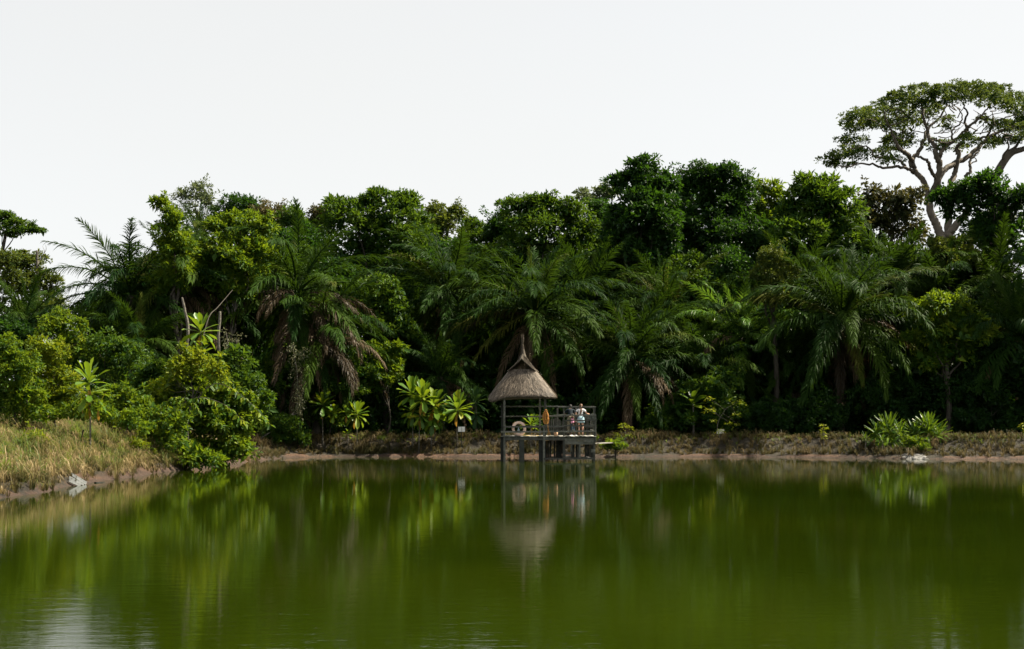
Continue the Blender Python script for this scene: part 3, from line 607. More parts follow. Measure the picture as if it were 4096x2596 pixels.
# ------------------------------------------------------------------ palms
def frond_mesh(elev, bend, mat, seed, pairs=64, Lf=5.0, ll=.98, hang=.55, wid=.050, plume=.28):
    """arching rachis with hanging leaflets; built in the XZ plane, x outwards"""
    r = np.random.default_rng(seed); n = 22
    t = np.linspace(0, 1, n); ang = R(elev) - R(bend) * t ** 1.35
    step = Lf / (n - 1); x = np.concatenate([[0], np.cumsum(np.cos(ang[:-1]) * step)]); z = np.concatenate([[0], np.cumsum(np.sin(ang[:-1]) * step)])
    y = np.cumsum(r.normal(0, .012, n)) * np.linspace(0, 1, n)
    rp = np.stack([x, y, z], 1)
    V, Fc = tube_vf(rp, np.linspace(.055, .008, n), 4, False)
    V = [tuple(p) for p in V]; Fc = [q for q in Fc]
    vs = []; tris = []
    o = len(V)
    for side in (-1, 1):
        for i in range(pairs):
            k = .14 + .86 * (i + r.uniform(-.3, .3)) / pairs; k = min(max(k, .12), .995)
            p = np.array([np.interp(k, t, rp[:, 0]), np.interp(k, t, rp[:, 1]), np.interp(k, t, rp[:, 2])])
            a = np.interp(k, t, ang); fw = np.array([math.cos(a), 0, math.sin(a)]); up = np.array([-math.sin(a), 0, math.cos(a)])
            prof = (math.sin(math.pi * min(1, .12 + .80 * k)) ** .6) * (1 - .35 * k)
            l = ll * prof * r.uniform(.8, 1.15)
            open_ = r.uniform(.55, 1.0) * (1 - .45 * k)
            d = fw * (.55 + .55 * k) + np.array([0, side, 0]) * open_ + up * r.normal(.12, plume)
            d /= np.linalg.norm(d)
            d2 = d + np.array([0, 0, -1]) * hang * r.uniform(.6, 1.4); d2 /= np.linalg.norm(d2)
            d3 = d2 + np.array([0, 0, -1]) * hang * r.uniform(.3, .9); d3 /= np.linalg.norm(d3)
            m1 = p + d * l * .34; m2 = m1 + d2 * l * .36; tip = m2 + d3 * l * .34
            w = np.cross(d, up + r.normal(size=3) * .35); w /= np.linalg.norm(w) + 1e-9; w *= wid * r.uniform(.7, 1.2) / 2
            b = o + len(vs)
            vs += [p - w * .6, p + w * .6, m1 - w, m1 + w, m2 - w * .8, m2 + w * .8, tip]
            tris += [(b, b + 1, b + 3, b + 2), (b + 2, b + 3, b + 5, b + 4), (b + 4, b + 5, b + 6)]
    me = bpy.data.meshes.new('frond'); me.from_pydata(V + [tuple(p) for p in vs], [], Fc + tris); me.update(); me.materials.append(M[mat]); return me

FR = {}
ELEV = [(84, 18), (73, 40), (62, 58), (48, 70), (32, 70), (15, 66), (-4, 58), (-24, 44)]
for mat in ('frond', 'frond_bright'):
    FR[mat] = [[frond_mesh(e, b + rng.uniform(-10, 10), mat, 100 + 10 * i + j, hang=(.10, .25, .42, .55, .62, .65, .65, .6)[i]) for j in range(2)] for i, (e, b) in enumerate(ELEV)]
FR['frond_dead'] = [[frond_mesh(e, b, 'frond_dead', 300 + 10 * i + j, pairs=48, hang=1.5, ll=1.0, wid=.05) for j in range(3)] for i, (e, b) in enumerate([(10, 80), (-15, 65), (-45, 40), (-62, 26)])]
def spear_mesh():
    m = MB()
    for k in range(9):
        a = k / 9 * 2 * math.pi; q = np.array([math.cos(a), math.sin(a), 0])
        m.tube([q * .05, q * .10 + [0, 0, 1.2], q * (.16 + .05 * (k % 3)) + [0, 0, 2.2 + .12 * k]], [.05, .07, .006], 4)
    me = bpy.data.meshes.new('spear'); me.from_pydata(m.v, [], m.f); me.update(); me.materials.append(M['yellow_frond']); return me
M['yellow_frond'] = leaf_mat('spear_leaf', [(0, (.10, .13, .02)), (1, (.18, .19, .03))], .35, (.35, .38, .03), by='obj')
SPEAR = spear_mesh()

def palm(label, px, py, Y, fpx, n=32, mat='frond', dead=4, spear=False, low=1.0, trunk_px=None, seed=0, name='oil_palm', azlim=None):
    r = np.random.default_rng(1000 + seed)
    c = P(px, py + DROP, Y); bx = c[0] if trunk_px is None else (trunk_px - 2048) / F * Y
    g = float(ground_z(bx, Y)); base = np.array([bx, Y, g - .1])
    root = empty(name, base, label, 'palm tree', 'palms along the forest edge')
    tp = c - base; h = max(tp[2], .4)
    m = MB(); sp = spline([np.zeros(3), tp * [.5, .5, .45] + [r.normal() * .12, 0, 0], tp], 6)
    rad = np.linspace(.26, .20, len(sp)) * (1 + .10 * np.sin(np.arange(len(sp)) * 2.2)); m.tube(sp, rad, 9); m.build('trunk', M['bark'], root, smooth=True)
    sc = fpx / F * Y / 3.7; tilt = r.normal(0, .10, 2)
    for i in range(n):
        k = i / (n - 1); cl = min(7, int(k ** .72 * 7.99 * low)); az = i * 2.39996 + r.uniform(-.25, .25) + seed
        me = FR[mat][cl][int(r.integers(0, 2))]
        o = link('frond', me, root, tp + np.array([math.cos(az), math.sin(az), 0]) * .12)
        o.rotation_euler = (Matrix.Rotation(tilt[0], 3, 'X') @ Matrix.Rotation(tilt[1], 3, 'Y') @ Matrix.Rotation(az, 3, 'Z') @ Matrix.Rotation(r.normal(0, .10), 3, 'Y') @ Matrix.Rotation(r.normal(0, .14), 3, 'X')).to_euler(); s = sc * r.uniform(.85, 1.12) * (.62, .82, .95, 1, 1.05, 1.08, 1.05, 1)[cl]; o.scale = (s, s * r.uniform(.9, 1.1), s)
    for i in range(dead):
        az = r.uniform(0, 2 * math.pi) if azlim is None else r.uniform(*azlim); me = FR['frond_dead'][int(r.integers(0, 4))][int(r.integers(0, 3))]
        o = link('dead_frond', me, root, tp + np.array([math.cos(az) * .2, math.sin(az) * .2, -.25])); o.rotation_euler = (r.normal(0, .15), 0, az); s = sc * r.uniform(.7, 1.0); o.scale = (s, s, s)
    for i in range(9):                                      # old fronds hanging against the trunk
        az = i * .7 + r.uniform(-.2, .2); o = link('frond', FR['frond' if i % 3 else 'frond_dead'][-1][0], root, tp + np.array([math.cos(az) * .2, math.sin(az) * .2, -.3]))
        o.rotation_euler = (Matrix.Rotation(az, 3, 'Z') @ Matrix.Rotation(R(r.uniform(8, 30)), 3, 'Y')).to_euler(); s = sc * r.uniform(.7, .95); o.scale = (s, s, s)
    if spear:
        o = link('spear_leaf', SPEAR, root, tp); s = sc * .9; o.scale = (s, s, s)
    return root

DROP = 55
PALMS = [
 ('feathery oil palm silhouetted on the sky at the left', 520, 1120, 74, 290, dict(n=34, dead=2, seed=1)),
 ('shadowed oil palm at the left edge below the vine-draped tree', 95, 1240, 76, 230, dict(n=26, dead=4, seed=2)),
 ('shadowed palm low at the left, under the feathery oil palm', 560, 1330, 71, 240, dict(n=28, dead=5, seed=3)),
 ('dark oil palm with brown skirt below the climbing vine column', 735, 1090, 76, 290, dict(n=30, dead=12, seed=4, low=1.0)),
 ('high palm with yellow-green spear above the bright rounded tree', 800, 880, 84, 150, dict(n=22, dead=3, spear=True, seed=5)),
 ('palm with a wide skirt of hanging brown fronds, left of centre', 1190, 1110, 75, 330, dict(n=26, dead=22, seed=6, azlim=(-2.2, .5))),
 ('lower palm under the brown-skirted palm, mostly brown fronds', 1270, 1290, 74, 280, dict(n=20, dead=14, seed=7, azlim=(-2.4, .6))),
 ('tall upright oil palm on the left of the hut spire', 1790, 1110, 82, 290, dict(n=34, dead=3, seed=8)),
 ('small shaded palm low between the rosette plants and hut roof', 1760, 1450, 77, 210, dict(n=24, dead=2, seed=9)),
 ('large oil palm right behind the hut spire', 2140, 1190, 79, 305, dict(n=40, dead=9, seed=10)),
 ('oil palm behind, between the hut spire palm and the bright one', 2350, 1160, 84, 270, dict(n=30, dead=2, seed=11)),
 ('bright full oil palm right of the hut roof above the people', 2520, 1370, 77, 290, dict(n=42, dead=7, seed=12)),
 ('oil palm with a yellowish spear behind the people on the deck', 2660, 1200, 83, 270, dict(n=34, dead=2, spear=True, seed=13)),
 ('fresh light-green young palm right of centre', 2960, 1290, 81, 270, dict(n=26, dead=3, mat='frond_bright', seed=14)),
 ('shaded palm below the fresh light-green palm', 2800, 1450, 79, 260, dict(n=28, dead=6, seed=15)),
 ('largest oil palm on the right with drooping brown fronds', 3365, 1215, 78, 330, dict(n=44, dead=10, seed=16)),
 ('oil palm behind the largest right palm, on its left', 3200, 1130, 86, 260, dict(n=30, dead=2, seed=17)),
 ('oil palm behind the largest right palm, on its right', 3560, 1110, 85, 280, dict(n=34, dead=2, seed=18)),
 ('oil palm under the giant umbrella tree', 3760, 1140, 83, 270, dict(n=32, dead=3, seed=19)),
 ('oil palm close to the right edge below the dark spreading tree', 3990, 1120, 83, 290, dict(n=34, dead=4, seed=20)),
 ('shadowed palm cut by the right edge of the picture', 4090, 1290, 77, 290, dict(n=32, dead=8, seed=21)),
 ('shadowed low palm left of the largest right palm', 3130, 1420, 82, 250, dict(n=26, dead=8, seed=22)),
 ('shadowed palm left of the small shaded palm, half hidden', 1650, 1330, 82, 240, dict(n=24, dead=2, seed=23)),
]
for lab, px, py, Y, fp, kw in PALMS: palm(lab, px, py, Y + (2.5 if px > 1000 else 0), fp, **{**kw, 'n': int(kw['n'] * 1.25)})

# ------------------------------------------------------------------ shrubs
def shrub(label, mat, Y, lobes, **k):
    kw = dict(leaf=.2, spacing=.42, per=18, sprigs=14, tr=.06, limbs=7, crown_name='foliage'); kw.update(k)
    return tree('shrub', label, 'shrub', mat, Y, lobes, **kw)
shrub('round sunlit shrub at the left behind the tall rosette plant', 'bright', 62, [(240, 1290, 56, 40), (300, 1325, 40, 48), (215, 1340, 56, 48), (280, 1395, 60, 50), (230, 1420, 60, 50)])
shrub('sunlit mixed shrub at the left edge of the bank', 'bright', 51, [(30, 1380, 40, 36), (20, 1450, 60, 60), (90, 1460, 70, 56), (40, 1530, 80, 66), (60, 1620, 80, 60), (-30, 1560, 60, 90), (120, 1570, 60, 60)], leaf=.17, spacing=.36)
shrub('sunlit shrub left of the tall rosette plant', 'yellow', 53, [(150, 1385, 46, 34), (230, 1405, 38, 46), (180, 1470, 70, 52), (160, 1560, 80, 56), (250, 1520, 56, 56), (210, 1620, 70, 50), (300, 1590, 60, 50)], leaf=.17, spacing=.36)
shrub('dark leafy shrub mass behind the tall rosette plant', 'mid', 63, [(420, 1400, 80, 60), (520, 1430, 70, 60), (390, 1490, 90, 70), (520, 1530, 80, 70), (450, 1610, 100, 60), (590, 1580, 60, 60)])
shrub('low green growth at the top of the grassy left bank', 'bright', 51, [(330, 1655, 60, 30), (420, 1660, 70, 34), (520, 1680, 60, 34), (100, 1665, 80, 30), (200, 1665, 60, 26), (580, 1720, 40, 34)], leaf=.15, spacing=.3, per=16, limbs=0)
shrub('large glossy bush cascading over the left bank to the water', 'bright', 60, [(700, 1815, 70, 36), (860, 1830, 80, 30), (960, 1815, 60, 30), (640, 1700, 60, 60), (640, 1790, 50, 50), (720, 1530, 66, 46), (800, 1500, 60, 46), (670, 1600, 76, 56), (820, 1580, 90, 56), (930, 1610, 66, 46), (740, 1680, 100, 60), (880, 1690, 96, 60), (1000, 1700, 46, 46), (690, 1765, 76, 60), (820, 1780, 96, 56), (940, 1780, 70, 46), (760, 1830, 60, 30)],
      leaf=.26, spacing=.5, per=15, aspect=.5, droop=.45, sprigs=50)
shrub('low trailing bush right of the large glossy bush', 'mid', 74, [(1080, 1745, 60, 34), (1150, 1705, 60, 40), (1190, 1760, 46, 26), (1120, 1780, 50, 24)], leaf=.18)
shrub('broad sprawling bush behind the low rosette plants', 'mid', 76, [(1300, 1420, 60, 40), (1230, 1480, 70, 60), (1390, 1440, 60, 56), (1300, 1540, 100, 40), (1400, 1560, 76, 36), (1200, 1560, 60, 60), (1450, 1500, 60, 60), (1230, 1650, 70, 56), (1340, 1660, 80, 56), (1180, 1640, 60, 60)], leaf=.22)
shrub('pale green bush with upright shoots left of the rosette clump', 'bright', 77, [(1500, 1420, 50, 46), (1540, 1400, 24, 24), (1560, 1480, 46, 46), (1500, 1510, 60, 46), (1600, 1400, 12, 24)], leaf=.28)
shrub('leafy shrub mass right of the hut in the shade', 'mid', 77.8, [(2700, 1640, 60, 60), (2780, 1590, 70, 60), (2850, 1560, 70, 60), (2900, 1640, 80, 60), (2760, 1680, 90, 50), (2850, 1690, 80, 46), (2920, 1520, 50, 50), (2640, 1680, 60, 50)], leaf=.24)
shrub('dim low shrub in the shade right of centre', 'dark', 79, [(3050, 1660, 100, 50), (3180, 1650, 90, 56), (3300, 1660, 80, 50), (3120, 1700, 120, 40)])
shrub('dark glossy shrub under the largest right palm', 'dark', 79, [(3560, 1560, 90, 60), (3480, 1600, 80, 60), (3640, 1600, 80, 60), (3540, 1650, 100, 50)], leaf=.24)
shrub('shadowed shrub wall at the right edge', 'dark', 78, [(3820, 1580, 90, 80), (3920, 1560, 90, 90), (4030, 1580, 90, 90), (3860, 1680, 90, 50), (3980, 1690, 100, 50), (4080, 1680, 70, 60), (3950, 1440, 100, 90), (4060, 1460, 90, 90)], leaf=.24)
shrub('small sunlit bush at the foot of the drain sheet', 'bright', 70.8, [(3655, 1785, 30, 16), (3690, 1790, 22, 14), (3640, 1770, 24, 16)], leaf=.14, spacing=.26)
shrub('small leafy bush on the grassy left bank', 'yellow', on_ground(140, 1785), [(140, 1770, 34, 22), (120, 1785, 26, 16)], leaf=.14, spacing=.24, per=10)
shrub('low creeper with bright leaves down the right end of the grassy bank', 'yellow', on_ground(560, 1830), [(560, 1790, 30, 30), (540, 1835, 40, 26), (525, 1850, 26, 16), (590, 1840, 30, 22)], leaf=.14, spacing=.26, per=10)
shrub('green weeds hanging under the gangplank', 'bright', 71.6, [(2440, 1785, 40, 14), (2480, 1790, 20, 16)], leaf=.14, spacing=.24, per=12)

shrub('tall leafy bush with climbers rising behind the large glossy bush', 'mid', 61, [(620, 1500, 60, 60), (690, 1490, 50, 50), (930, 1480, 60, 60), (990, 1540, 60, 60), (600, 1570, 60, 60), (1040, 1610, 50, 60), (950, 1420, 36, 50)], leaf=.22)
shrub('thicket of young shoots between the rosette plant and the glossy bush', 'bright', 56, [(470, 1600, 60, 50), (540, 1620, 50, 50), (590, 1680, 50, 60), (500, 1690, 60, 40), (440, 1680, 50, 36)], leaf=.19, spacing=.36)
shrub('leafy growth hanging from the brown-skirted palms', 'mid', 75.5, [(1130, 1520, 60, 70), (1080, 1600, 60, 60), (1180, 1440, 50, 60), (1100, 1680, 60, 40), (1040, 1500, 50, 60)], leaf=.22)
shrub('shaded bush filling the gap behind the round sunlit shrub', 'mid', 70, [(300, 1440, 60, 60), (250, 1480, 60, 60), (340, 1400, 50, 60), (190, 1440, 60, 60)], leaf=.22)
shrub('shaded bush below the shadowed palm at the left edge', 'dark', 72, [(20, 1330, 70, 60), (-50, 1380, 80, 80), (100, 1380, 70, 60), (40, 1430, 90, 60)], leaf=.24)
shrub('loose leafy skirt of the glossy bush trailing over the mud into the water', 'bright', 55.6, [(680, 1790, 50, 46), (740, 1825, 56, 40), (800, 1845, 50, 26), (640, 1740, 44, 50), (700, 1700, 56, 50), (850, 1850, 40, 18)], leaf=.24, spacing=.46, per=13, sprigs=36, aspect=.5, droop=.45, core=.6)
shrub('straggly upright shoots at the top of the glossy bush', 'yellow', 58.5, [(700, 1500, 36, 46), (760, 1470, 30, 50), (850, 1500, 40, 46), (900, 1540, 36, 40), (650, 1560, 36, 40)], leaf=.24, spacing=.5, per=8, sprigs=40, aspect=.5, core=.2)
# arching sprays of the glossy bush (drooping shoots with paired leaves)
sp_root = bpy.data.objects.get('shrub.005')
def spray(pts, label):
    p = spline(pts, 8); base = p[0].copy(); r = empty('arching_branch', base, label, 'branch', 'arching shoots of the glossy bush')
    m = MB(); m.tube(p - base, np.linspace(.02, .006, len(p)), 5); m.build('stem', M['bark'], r)
    n = 70; k = np.linspace(.08, 1, n); q = np.stack([np.interp(k, np.linspace(0, 1, len(p)), p[:, j]) for j in range(3)], 1)
    d = np.stack([rng.normal(0, .8, n), rng.normal(0, .5, n), -np.abs(rng.normal(.9, .3, n))], 1)
    nr = np.stack([np.abs(rng.normal(.6, .3, n)), -rng.random(n) * .6, rng.random(n) * .8 + .3], 1)
    l = rng.uniform(.22, .34, n); v, f = leaves_vf(q, d, nr, l, l * .55)
    lm = link('leaves', np_mesh('leaves', v - base, f, M['bright'], np.repeat(rng.random(n), 4)), r)
spray([P(780, 1600, 55.5), P(860, 1535, 55), P(950, 1570, 54.5), P(1030, 1640, 54), P(1085, 1705, 53.8)], 'upper arching leafy shoot of the glossy bush, reaching right')
spray([P(720, 1620, 55), P(800, 1590, 54), P(900, 1620, 53.5), P(980, 1690, 53)], 'lower arching leafy shoot of the glossy bush')
spray([P(640, 1640, 55.5), P(690, 1590, 55), P(760, 1600, 54.5), P(800, 1650, 54)], 'left arching leafy shoot of the glossy bush')

# ------------------------------------------------------------------ shaded undergrowth that reads as one mass behind the palms
lb = []
for x in np.arange(-44, 50, 1.6):
    for Y, zz, h in ((82.5, 1.8, 2.4), (84.5, 4.2, 2.6), (88, 2.5, 2.6), (90, 6.2, 3.0), (94, 9.0, 3.2), (98, 12.0, 3.0), (100, 5, 3.5), (103, 8.5, 3.2), (104, 12.5, 3.0)):
        if x < -24 - (Y - 82) * .35 and zz > 3.0: continue
        if zz > 11 and not (-18 < x < 27): continue
        yy = Y + rng.uniform(-1.0, 1.0); lb.append((np.array([x + rng.uniform(-.8, .8), yy, zz + rng.uniform(-.9, .7)]), np.array([2.0, 1.3, h * .75])))
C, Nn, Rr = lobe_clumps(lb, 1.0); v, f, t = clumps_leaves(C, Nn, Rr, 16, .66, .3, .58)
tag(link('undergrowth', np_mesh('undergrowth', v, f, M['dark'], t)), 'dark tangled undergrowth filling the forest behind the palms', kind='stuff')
lb = []
for x in np.arange(-14, 34, .95):
    if -4 < x < .5 or 20.6 < x < 22.4: continue
    Y = 78.3 + rng.uniform(-.8, 2.0); h = rng.uniform(.5, 1.2) * (3.0 if rng.random() < .5 else 1); lb.append((np.array([x, Y, float(ground_z(x, Y)) + h * .5]), np.array([1.0, .7, h * .8])))
C, Nn, Rr = lobe_clumps(lb, .5); v, f, t = clumps_leaves(C, Nn, Rr, 15, .2, .2, .5)
tag(link('ground_cover', np_mesh('ground_cover', v, f, M['dark'], t)), 'low dark ground cover along the foot of the forest', kind='stuff')

# lianas hanging in the left trees
for k, (px, py0, py1, Y, lab) in enumerate([(905, 1330, 1620, 66, 'pale leafy liana curtain behind the stacked rosettes'), (945, 1350, 1640, 67, 'thin leafy liana right of the stacked rosettes'),
                                            (1170, 1380, 1640, 73, 'hanging liana left of the sprawling bush'), (1215, 1400, 1660, 73.5, 'dry liana strand over the sprawling bush')]):
    a = P(px, py0, Y); b = P(px + 18 * (-1) ** k, py1, Y); base = b.copy(); r = empty('liana', base, lab, 'vine')
    p = spline([a, (a + b) / 2 + [.15, 0, 0], b], 8); m = MB(); m.tube(p - base, .018, 5); m.build('stem', M['bark_pale'], r)
    C = p[rng.integers(0, len(p), 60)] + rng.normal(size=(60, 3)) * [.16, .12, .12]; v, f, t = clumps_leaves(C, np.tile([0, -1., 0], (60, 1)), np.full(60, .16), 9, .13, .6, .5)
    link('leaves', np_mesh('leaves', v - base, f, M['liana'], t), r)

# ------------------------------------------------------------------ big-leaved rosette plants
def blade(mat, wid=.26, tipw=.78, droop=.22, fold=.10, seg=7, wave=.012):
    """unit-length leaf along +x, narrow at the base, widest near the tip, folded at the midrib"""
    V = []; Fc = []; r = np.random.default_rng(int(wid * 1000 + droop * 100))
    for i in range(seg + 1):
        k = i / seg; w = wid * (k ** .9 * 1.0) * (1 - max(0, (k - tipw) / (1 - tipw)) ** 2.2) / (tipw ** .9) / 2 + .012
        z = -droop * k ** 2.1; j = r.normal(0, wave, 2)
        V += [(k, -w, z + fold * w * 4 * .5 + j[0]), (k, 0, z), (k, w, z + fold * w * 4 * .5 + j[1])]
    for i in range(seg):
        o = i * 3; Fc += [(o, o + 1, o + 4, o + 3), (o + 1, o + 2, o + 5, o + 4)]
    me = bpy.data.meshes.new('leaf'); me.from_pydata(V, [], Fc); me.update(); me.materials.append(M[mat]); me.polygons.foreach_set('use_smooth', [True] * len(me.polygons)); return me
BL = {'big': [blade('big', .27, .76, d, .12) for d in (.05, .18, .38)], 'big_dark': [blade('big_dark', .27, .76, d, .12) for d in (.05, .18, .38)],
      'withered': [blade('withered', .24, .7, .5, .3, wave=.03)], 'narrow': [blade('spiky', .060, .45, d, .15) for d in (.15, .35)], 'banana': [blade('spiky', .26, .6, .3, .15), blade('big', .26, .6, .12, .15)]}
def leaf_obj(root, me, at_, az, pitch, s, roll=0):
    o = link('leaf', me, root, at_); o.rotation_mode = 'XYZ'
    mt = Matrix.Rotation(az, 4, 'Z') @ Matrix.Rotation(-pitch, 4, 'Y') @ Matrix.Rotation(roll, 4, 'X')
    o.rotation_euler = mt.to_euler('XYZ'); o.scale = (s, s, s); return o
def rosette(label, stem, ros, Y, kind='big', cat='plant', name='rosette_plant', wither=1, tr=.035, seed=0):
    """stem: photo points of the stem, base first; ros: (px, py, radius px, leaves, lowest pitch, highest pitch)"""
    r = np.random.default_rng(500 + seed + int(stem[0][0])); pts = [P(a, b, Y) for a, b in stem]
    base = pts[0].copy(); base[2] = min(base[2], float(ground_z(base[0], Y))) - .03
    root = empty(name, base, label, cat)
    sp = spline([base] + pts[1:], 5) - base if len(pts) > 1 else np.array([[0, 0, 0], [0, 0, .3]])
    m = MB(); m.tube(sp, np.linspace(tr, tr * .6, len(sp)), 7); m.build('stem', M['bark_pale'], root, smooth=True)
    for (px, py, rp, n, lo, hi) in ros:
        c = P(px, py, Y) - base; s = rp / F * Y
        for i in range(n):
            k = i / max(1, n - 1); az = i * 2.39996 + r.uniform(-.2, .2); pitch = R(hi + (lo - hi) * k + r.uniform(-7, 7))
            bl = BL[kind]; me = bl[min(len(bl) - 1, int(k * len(bl)))]
            leaf_obj(root, me, c - [0, 0, .22 * k * s], az, pitch, s * r.uniform(.85, 1.1), r.normal(0, .25))
        for i in range(wither):
            leaf_obj(root, BL['withered'][0], c - [0, 0, .25 * s], r.uniform(-2.6, -.5), R(r.uniform(-70, -40)), s * .75)
    return root
rosette('tall yellow-green rosette plant on the grassy left bank', [(362, 1705), (360, 1620), (358, 1530)], [(357, 1520, 92, 16, 15, 80), (358, 1565, 88, 18, -30, 25), (352, 1610, 60, 8, -45, 10), (395, 1620, 60, 10, -20, 60)], 50, wither=1)
rosette('stacked yellow-green rosettes on one stem in front of bare trunks', [(806, 1640), (800, 1450), (804, 1320)], [(804, 1320, 76, 22, -25, 75), (802, 1415, 72, 16, -20, 55), (850, 1475, 56, 14, -20, 60), (806, 1365, 40, 5, -60, -10)], 61, wither=2, tr=.04)
rosette('low rosette plant with two heads on the far bank, leftmost', [(1292, 1745), (1290, 1680), (1292, 1615)], [(1292, 1615, 62, 26, -25, 75), (1335, 1650, 44, 16, -25, 70)], 74.6)
rosette('low rosette plant with fanned leaves left of the grass clump', [(1428, 1745), (1428, 1700), (1428, 1652)], [(1428, 1652, 62, 26, -30, 72), (1384, 1650, 40, 14, -20, 70)], 74.4)
rosette('small weedy rosette beside the grass clump', [(1392, 1755), (1392, 1735)], [(1392, 1735, 28, 12, -10, 70)], 74.0, wither=0)
rosette('tallest rosette plant of the sunlit clump left of the hut, leftmost', [(1652, 1755), (1650, 1660), (1648, 1575)], [(1648, 1570, 72, 24, -20, 80), (1652, 1640, 62, 18, -55, 20)], 74.6, wither=1)
rosette('second rosette plant from left in the sunlit clump', [(1675, 1752), (1680, 1660), (1692, 1588)], [(1692, 1588, 72, 24, -20, 80), (1682, 1660, 56, 14, -60, 10)], 74.2, wither=2, seed=3)
rosette('right rosette plant of the sunlit clump with orange leaves', [(1724, 1750), (1728, 1680), (1738, 1620)], [(1738, 1618, 72, 26, -20, 76), (1732, 1668, 60, 18, -60, 10)], 74.5, wither=3, seed=5)
rosette('thin bent stem leaning in the sunlit rosette clump', [(1738, 1750), (1742, 1690), (1746, 1665)], [(1750, 1660, 50, 16, -60, 20)], 74.9, wither=1, seed=7)
rosette('single fan-shaped rosette plant on a thin stem by the white sign', [(1828, 1748), (1828, 1690), (1832, 1635)], [(1832, 1632, 70, 30, -22, 82)], 74.5, wither=1, seed=9)
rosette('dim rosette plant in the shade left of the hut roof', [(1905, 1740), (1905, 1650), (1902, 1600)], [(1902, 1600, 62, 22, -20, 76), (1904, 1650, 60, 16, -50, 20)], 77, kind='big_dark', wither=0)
rosette('rosette plant on the bank seen through the hut railing', [(2124, 1742), (2122, 1700)], [(2122, 1694, 44, 14, -10, 70)], 74, wither=1)
rosette('upright leafy plant on the bank behind the hut, right of the ring', [(2142, 1742), (2142, 1690)], [(2144, 1690, 40, 10, 0, 75)], 74.4, wither=0, seed=2)
rosette('broad-leaved banana-like plant in the shade right of the hut', [(2774, 1740), (2774, 1680), (2772, 1600)], [(2772, 1608, 74, 12, -10, 80)], 76.6, kind='banana', wither=0, tr=.06)
rosette('bushy palm-like plant on the right bank, left of the pair', [(3554, 1765), (3554, 1725)], [(3556, 1725, 84, 60, -30, 85), (3505, 1735, 66, 40, -30, 75), (3600, 1735, 66, 40, -20, 80), (3540, 1700, 50, 24, 0, 80)], 72.2, kind='narrow', wither=0)
rosette('bushy palm-like plant on the right bank, right of the pair', [(3715, 1765), (3715, 1725)], [(3716, 1725, 84, 60, -30, 85), (3660, 1735, 66, 40, -30, 75), (3755, 1738, 62, 40, -30, 75), (3700, 1695, 54, 26, 0, 80)], 72.0, kind='narrow', wither=0, seed=4)
rosette('small spiky plant at the left foot of the bushy pair', [(3462, 1765), (3462, 1755)], [(3462, 1757, 38, 18, 0, 80)], 71.6, kind='narrow', wither=0)
rosette('small spiky yellow plant in front of the bushy pair', [(3530, 1772), (3530, 1762)], [(3530, 1764, 34, 16, 0, 80)], 71.2, kind='narrow', wither=0)
rosette('spiky plant standing in the dry grass of the left bank', [(244, 1745), (244, 1735)], [(244, 1738, 46, 22, 0, 80)], on_ground(244, 1745), kind='narrow', wither=0)
rosette('small rosette below the tall rosette plant', [(358, 1700), (358, 1690)], [(358, 1692, 40, 16, -5, 70)], on_ground(358, 1712), wither=0)
rosette('green tuft with broad blades at the left edge above the water', [(12, 1850), (12, 1835)], [(12, 1840, 44, 14, 0, 70)], on_ground(12, 1855), wither=0)
rosette('tiny sunlit seedling on the bank right of the gangplank', [(2570, 1752), (2570, 1745)], [(2570, 1746, 18, 10, 0, 70)], 74.2, kind='narrow', wither=0)

# saplings with feathery compound leaves
def sapling(label, stem, tufts, Y, mat='yellow'):
    pts = [P(a, b, Y) for a, b in stem]; base = pts[0].copy(); base[2] = float(ground_z(base[0], Y)) - .03
    r = empty('sapling', base, label, 'sapling'); sp = spline([base] + pts[1:], 4) - base
    m = MB(); m.tube(sp, np.linspace(.022, .010, len(sp)), 6); m.build('stem', M['bark_pale'], r)
    for (px, py, rx, ry) in tufts:
        c = P(px, py, Y); k = Y / F; st = sp[np.argmin(np.linalg.norm(sp + base - c, axis=1))]
        b = MB(); b.tube([st, (st + c - base) / 2 + [0, 0, .04], c - base], [.010, .008, .005], 5); b.build('twig', M['bark_pale'], r)
        n = max(24, int(rx * 1.7)); az = rng.uniform(0, 6.28, n); rr = rng.uniform(.1, 1, n)
        pos = c + np.stack([np.cos(az) * rr * rx * k, np.sin(az) * rr * rx * k, rng.normal(0, .4, n) * ry * k - rr * rr * ry * k * .6], 1)
        d = np.stack([np.cos(az), np.sin(az), rng.normal(-.15, .3, n)], 1); nr = np.stack([rng.normal(0, .3, n), rng.normal(-.2, .3, n), np.ones(n)], 1)
        l = rng.uniform(.10, .20, n); v, f = leaves_vf(pos, d, nr, l, l * .38); link('leaves', np_mesh('leaves', v - base, f, M[mat], np.repeat(rng.random(n) * .5 + .5, 4)), r)
sapling('spindly sunlit sapling with bright tufts right of the hut', [(2880, 1745), (2870, 1700), (2900, 1640), (2945, 1610)], [(2951, 1604, 30, 18), (2942, 1656, 14, 8), (2834, 1592, 18, 12), (2834, 1636, 28, 14), (2915, 1690, 10, 8), (2948, 1696, 12, 8), (2880, 1722, 22, 12), (2856, 1680, 14, 10)], 75.4)
sapling('small sapling tied to a stake by the gangplank', [(2503, 1752), (2502, 1730), (2502, 1715)], [(2500, 1703, 22, 10), (2516, 1708, 16, 8), (2475, 1735, 20, 14), (2516, 1738, 12, 8), (2492, 1695, 10, 6)], 74.3)
sapling('thin young sapling standing alone right of centre on the bank', [(3294, 1760), (3294, 1730), (3294, 1700)], [(3294, 1696, 14, 10), (3298, 1712, 12, 8), (3292, 1728, 12, 10), (3295, 1745, 8, 8)], 72.8)
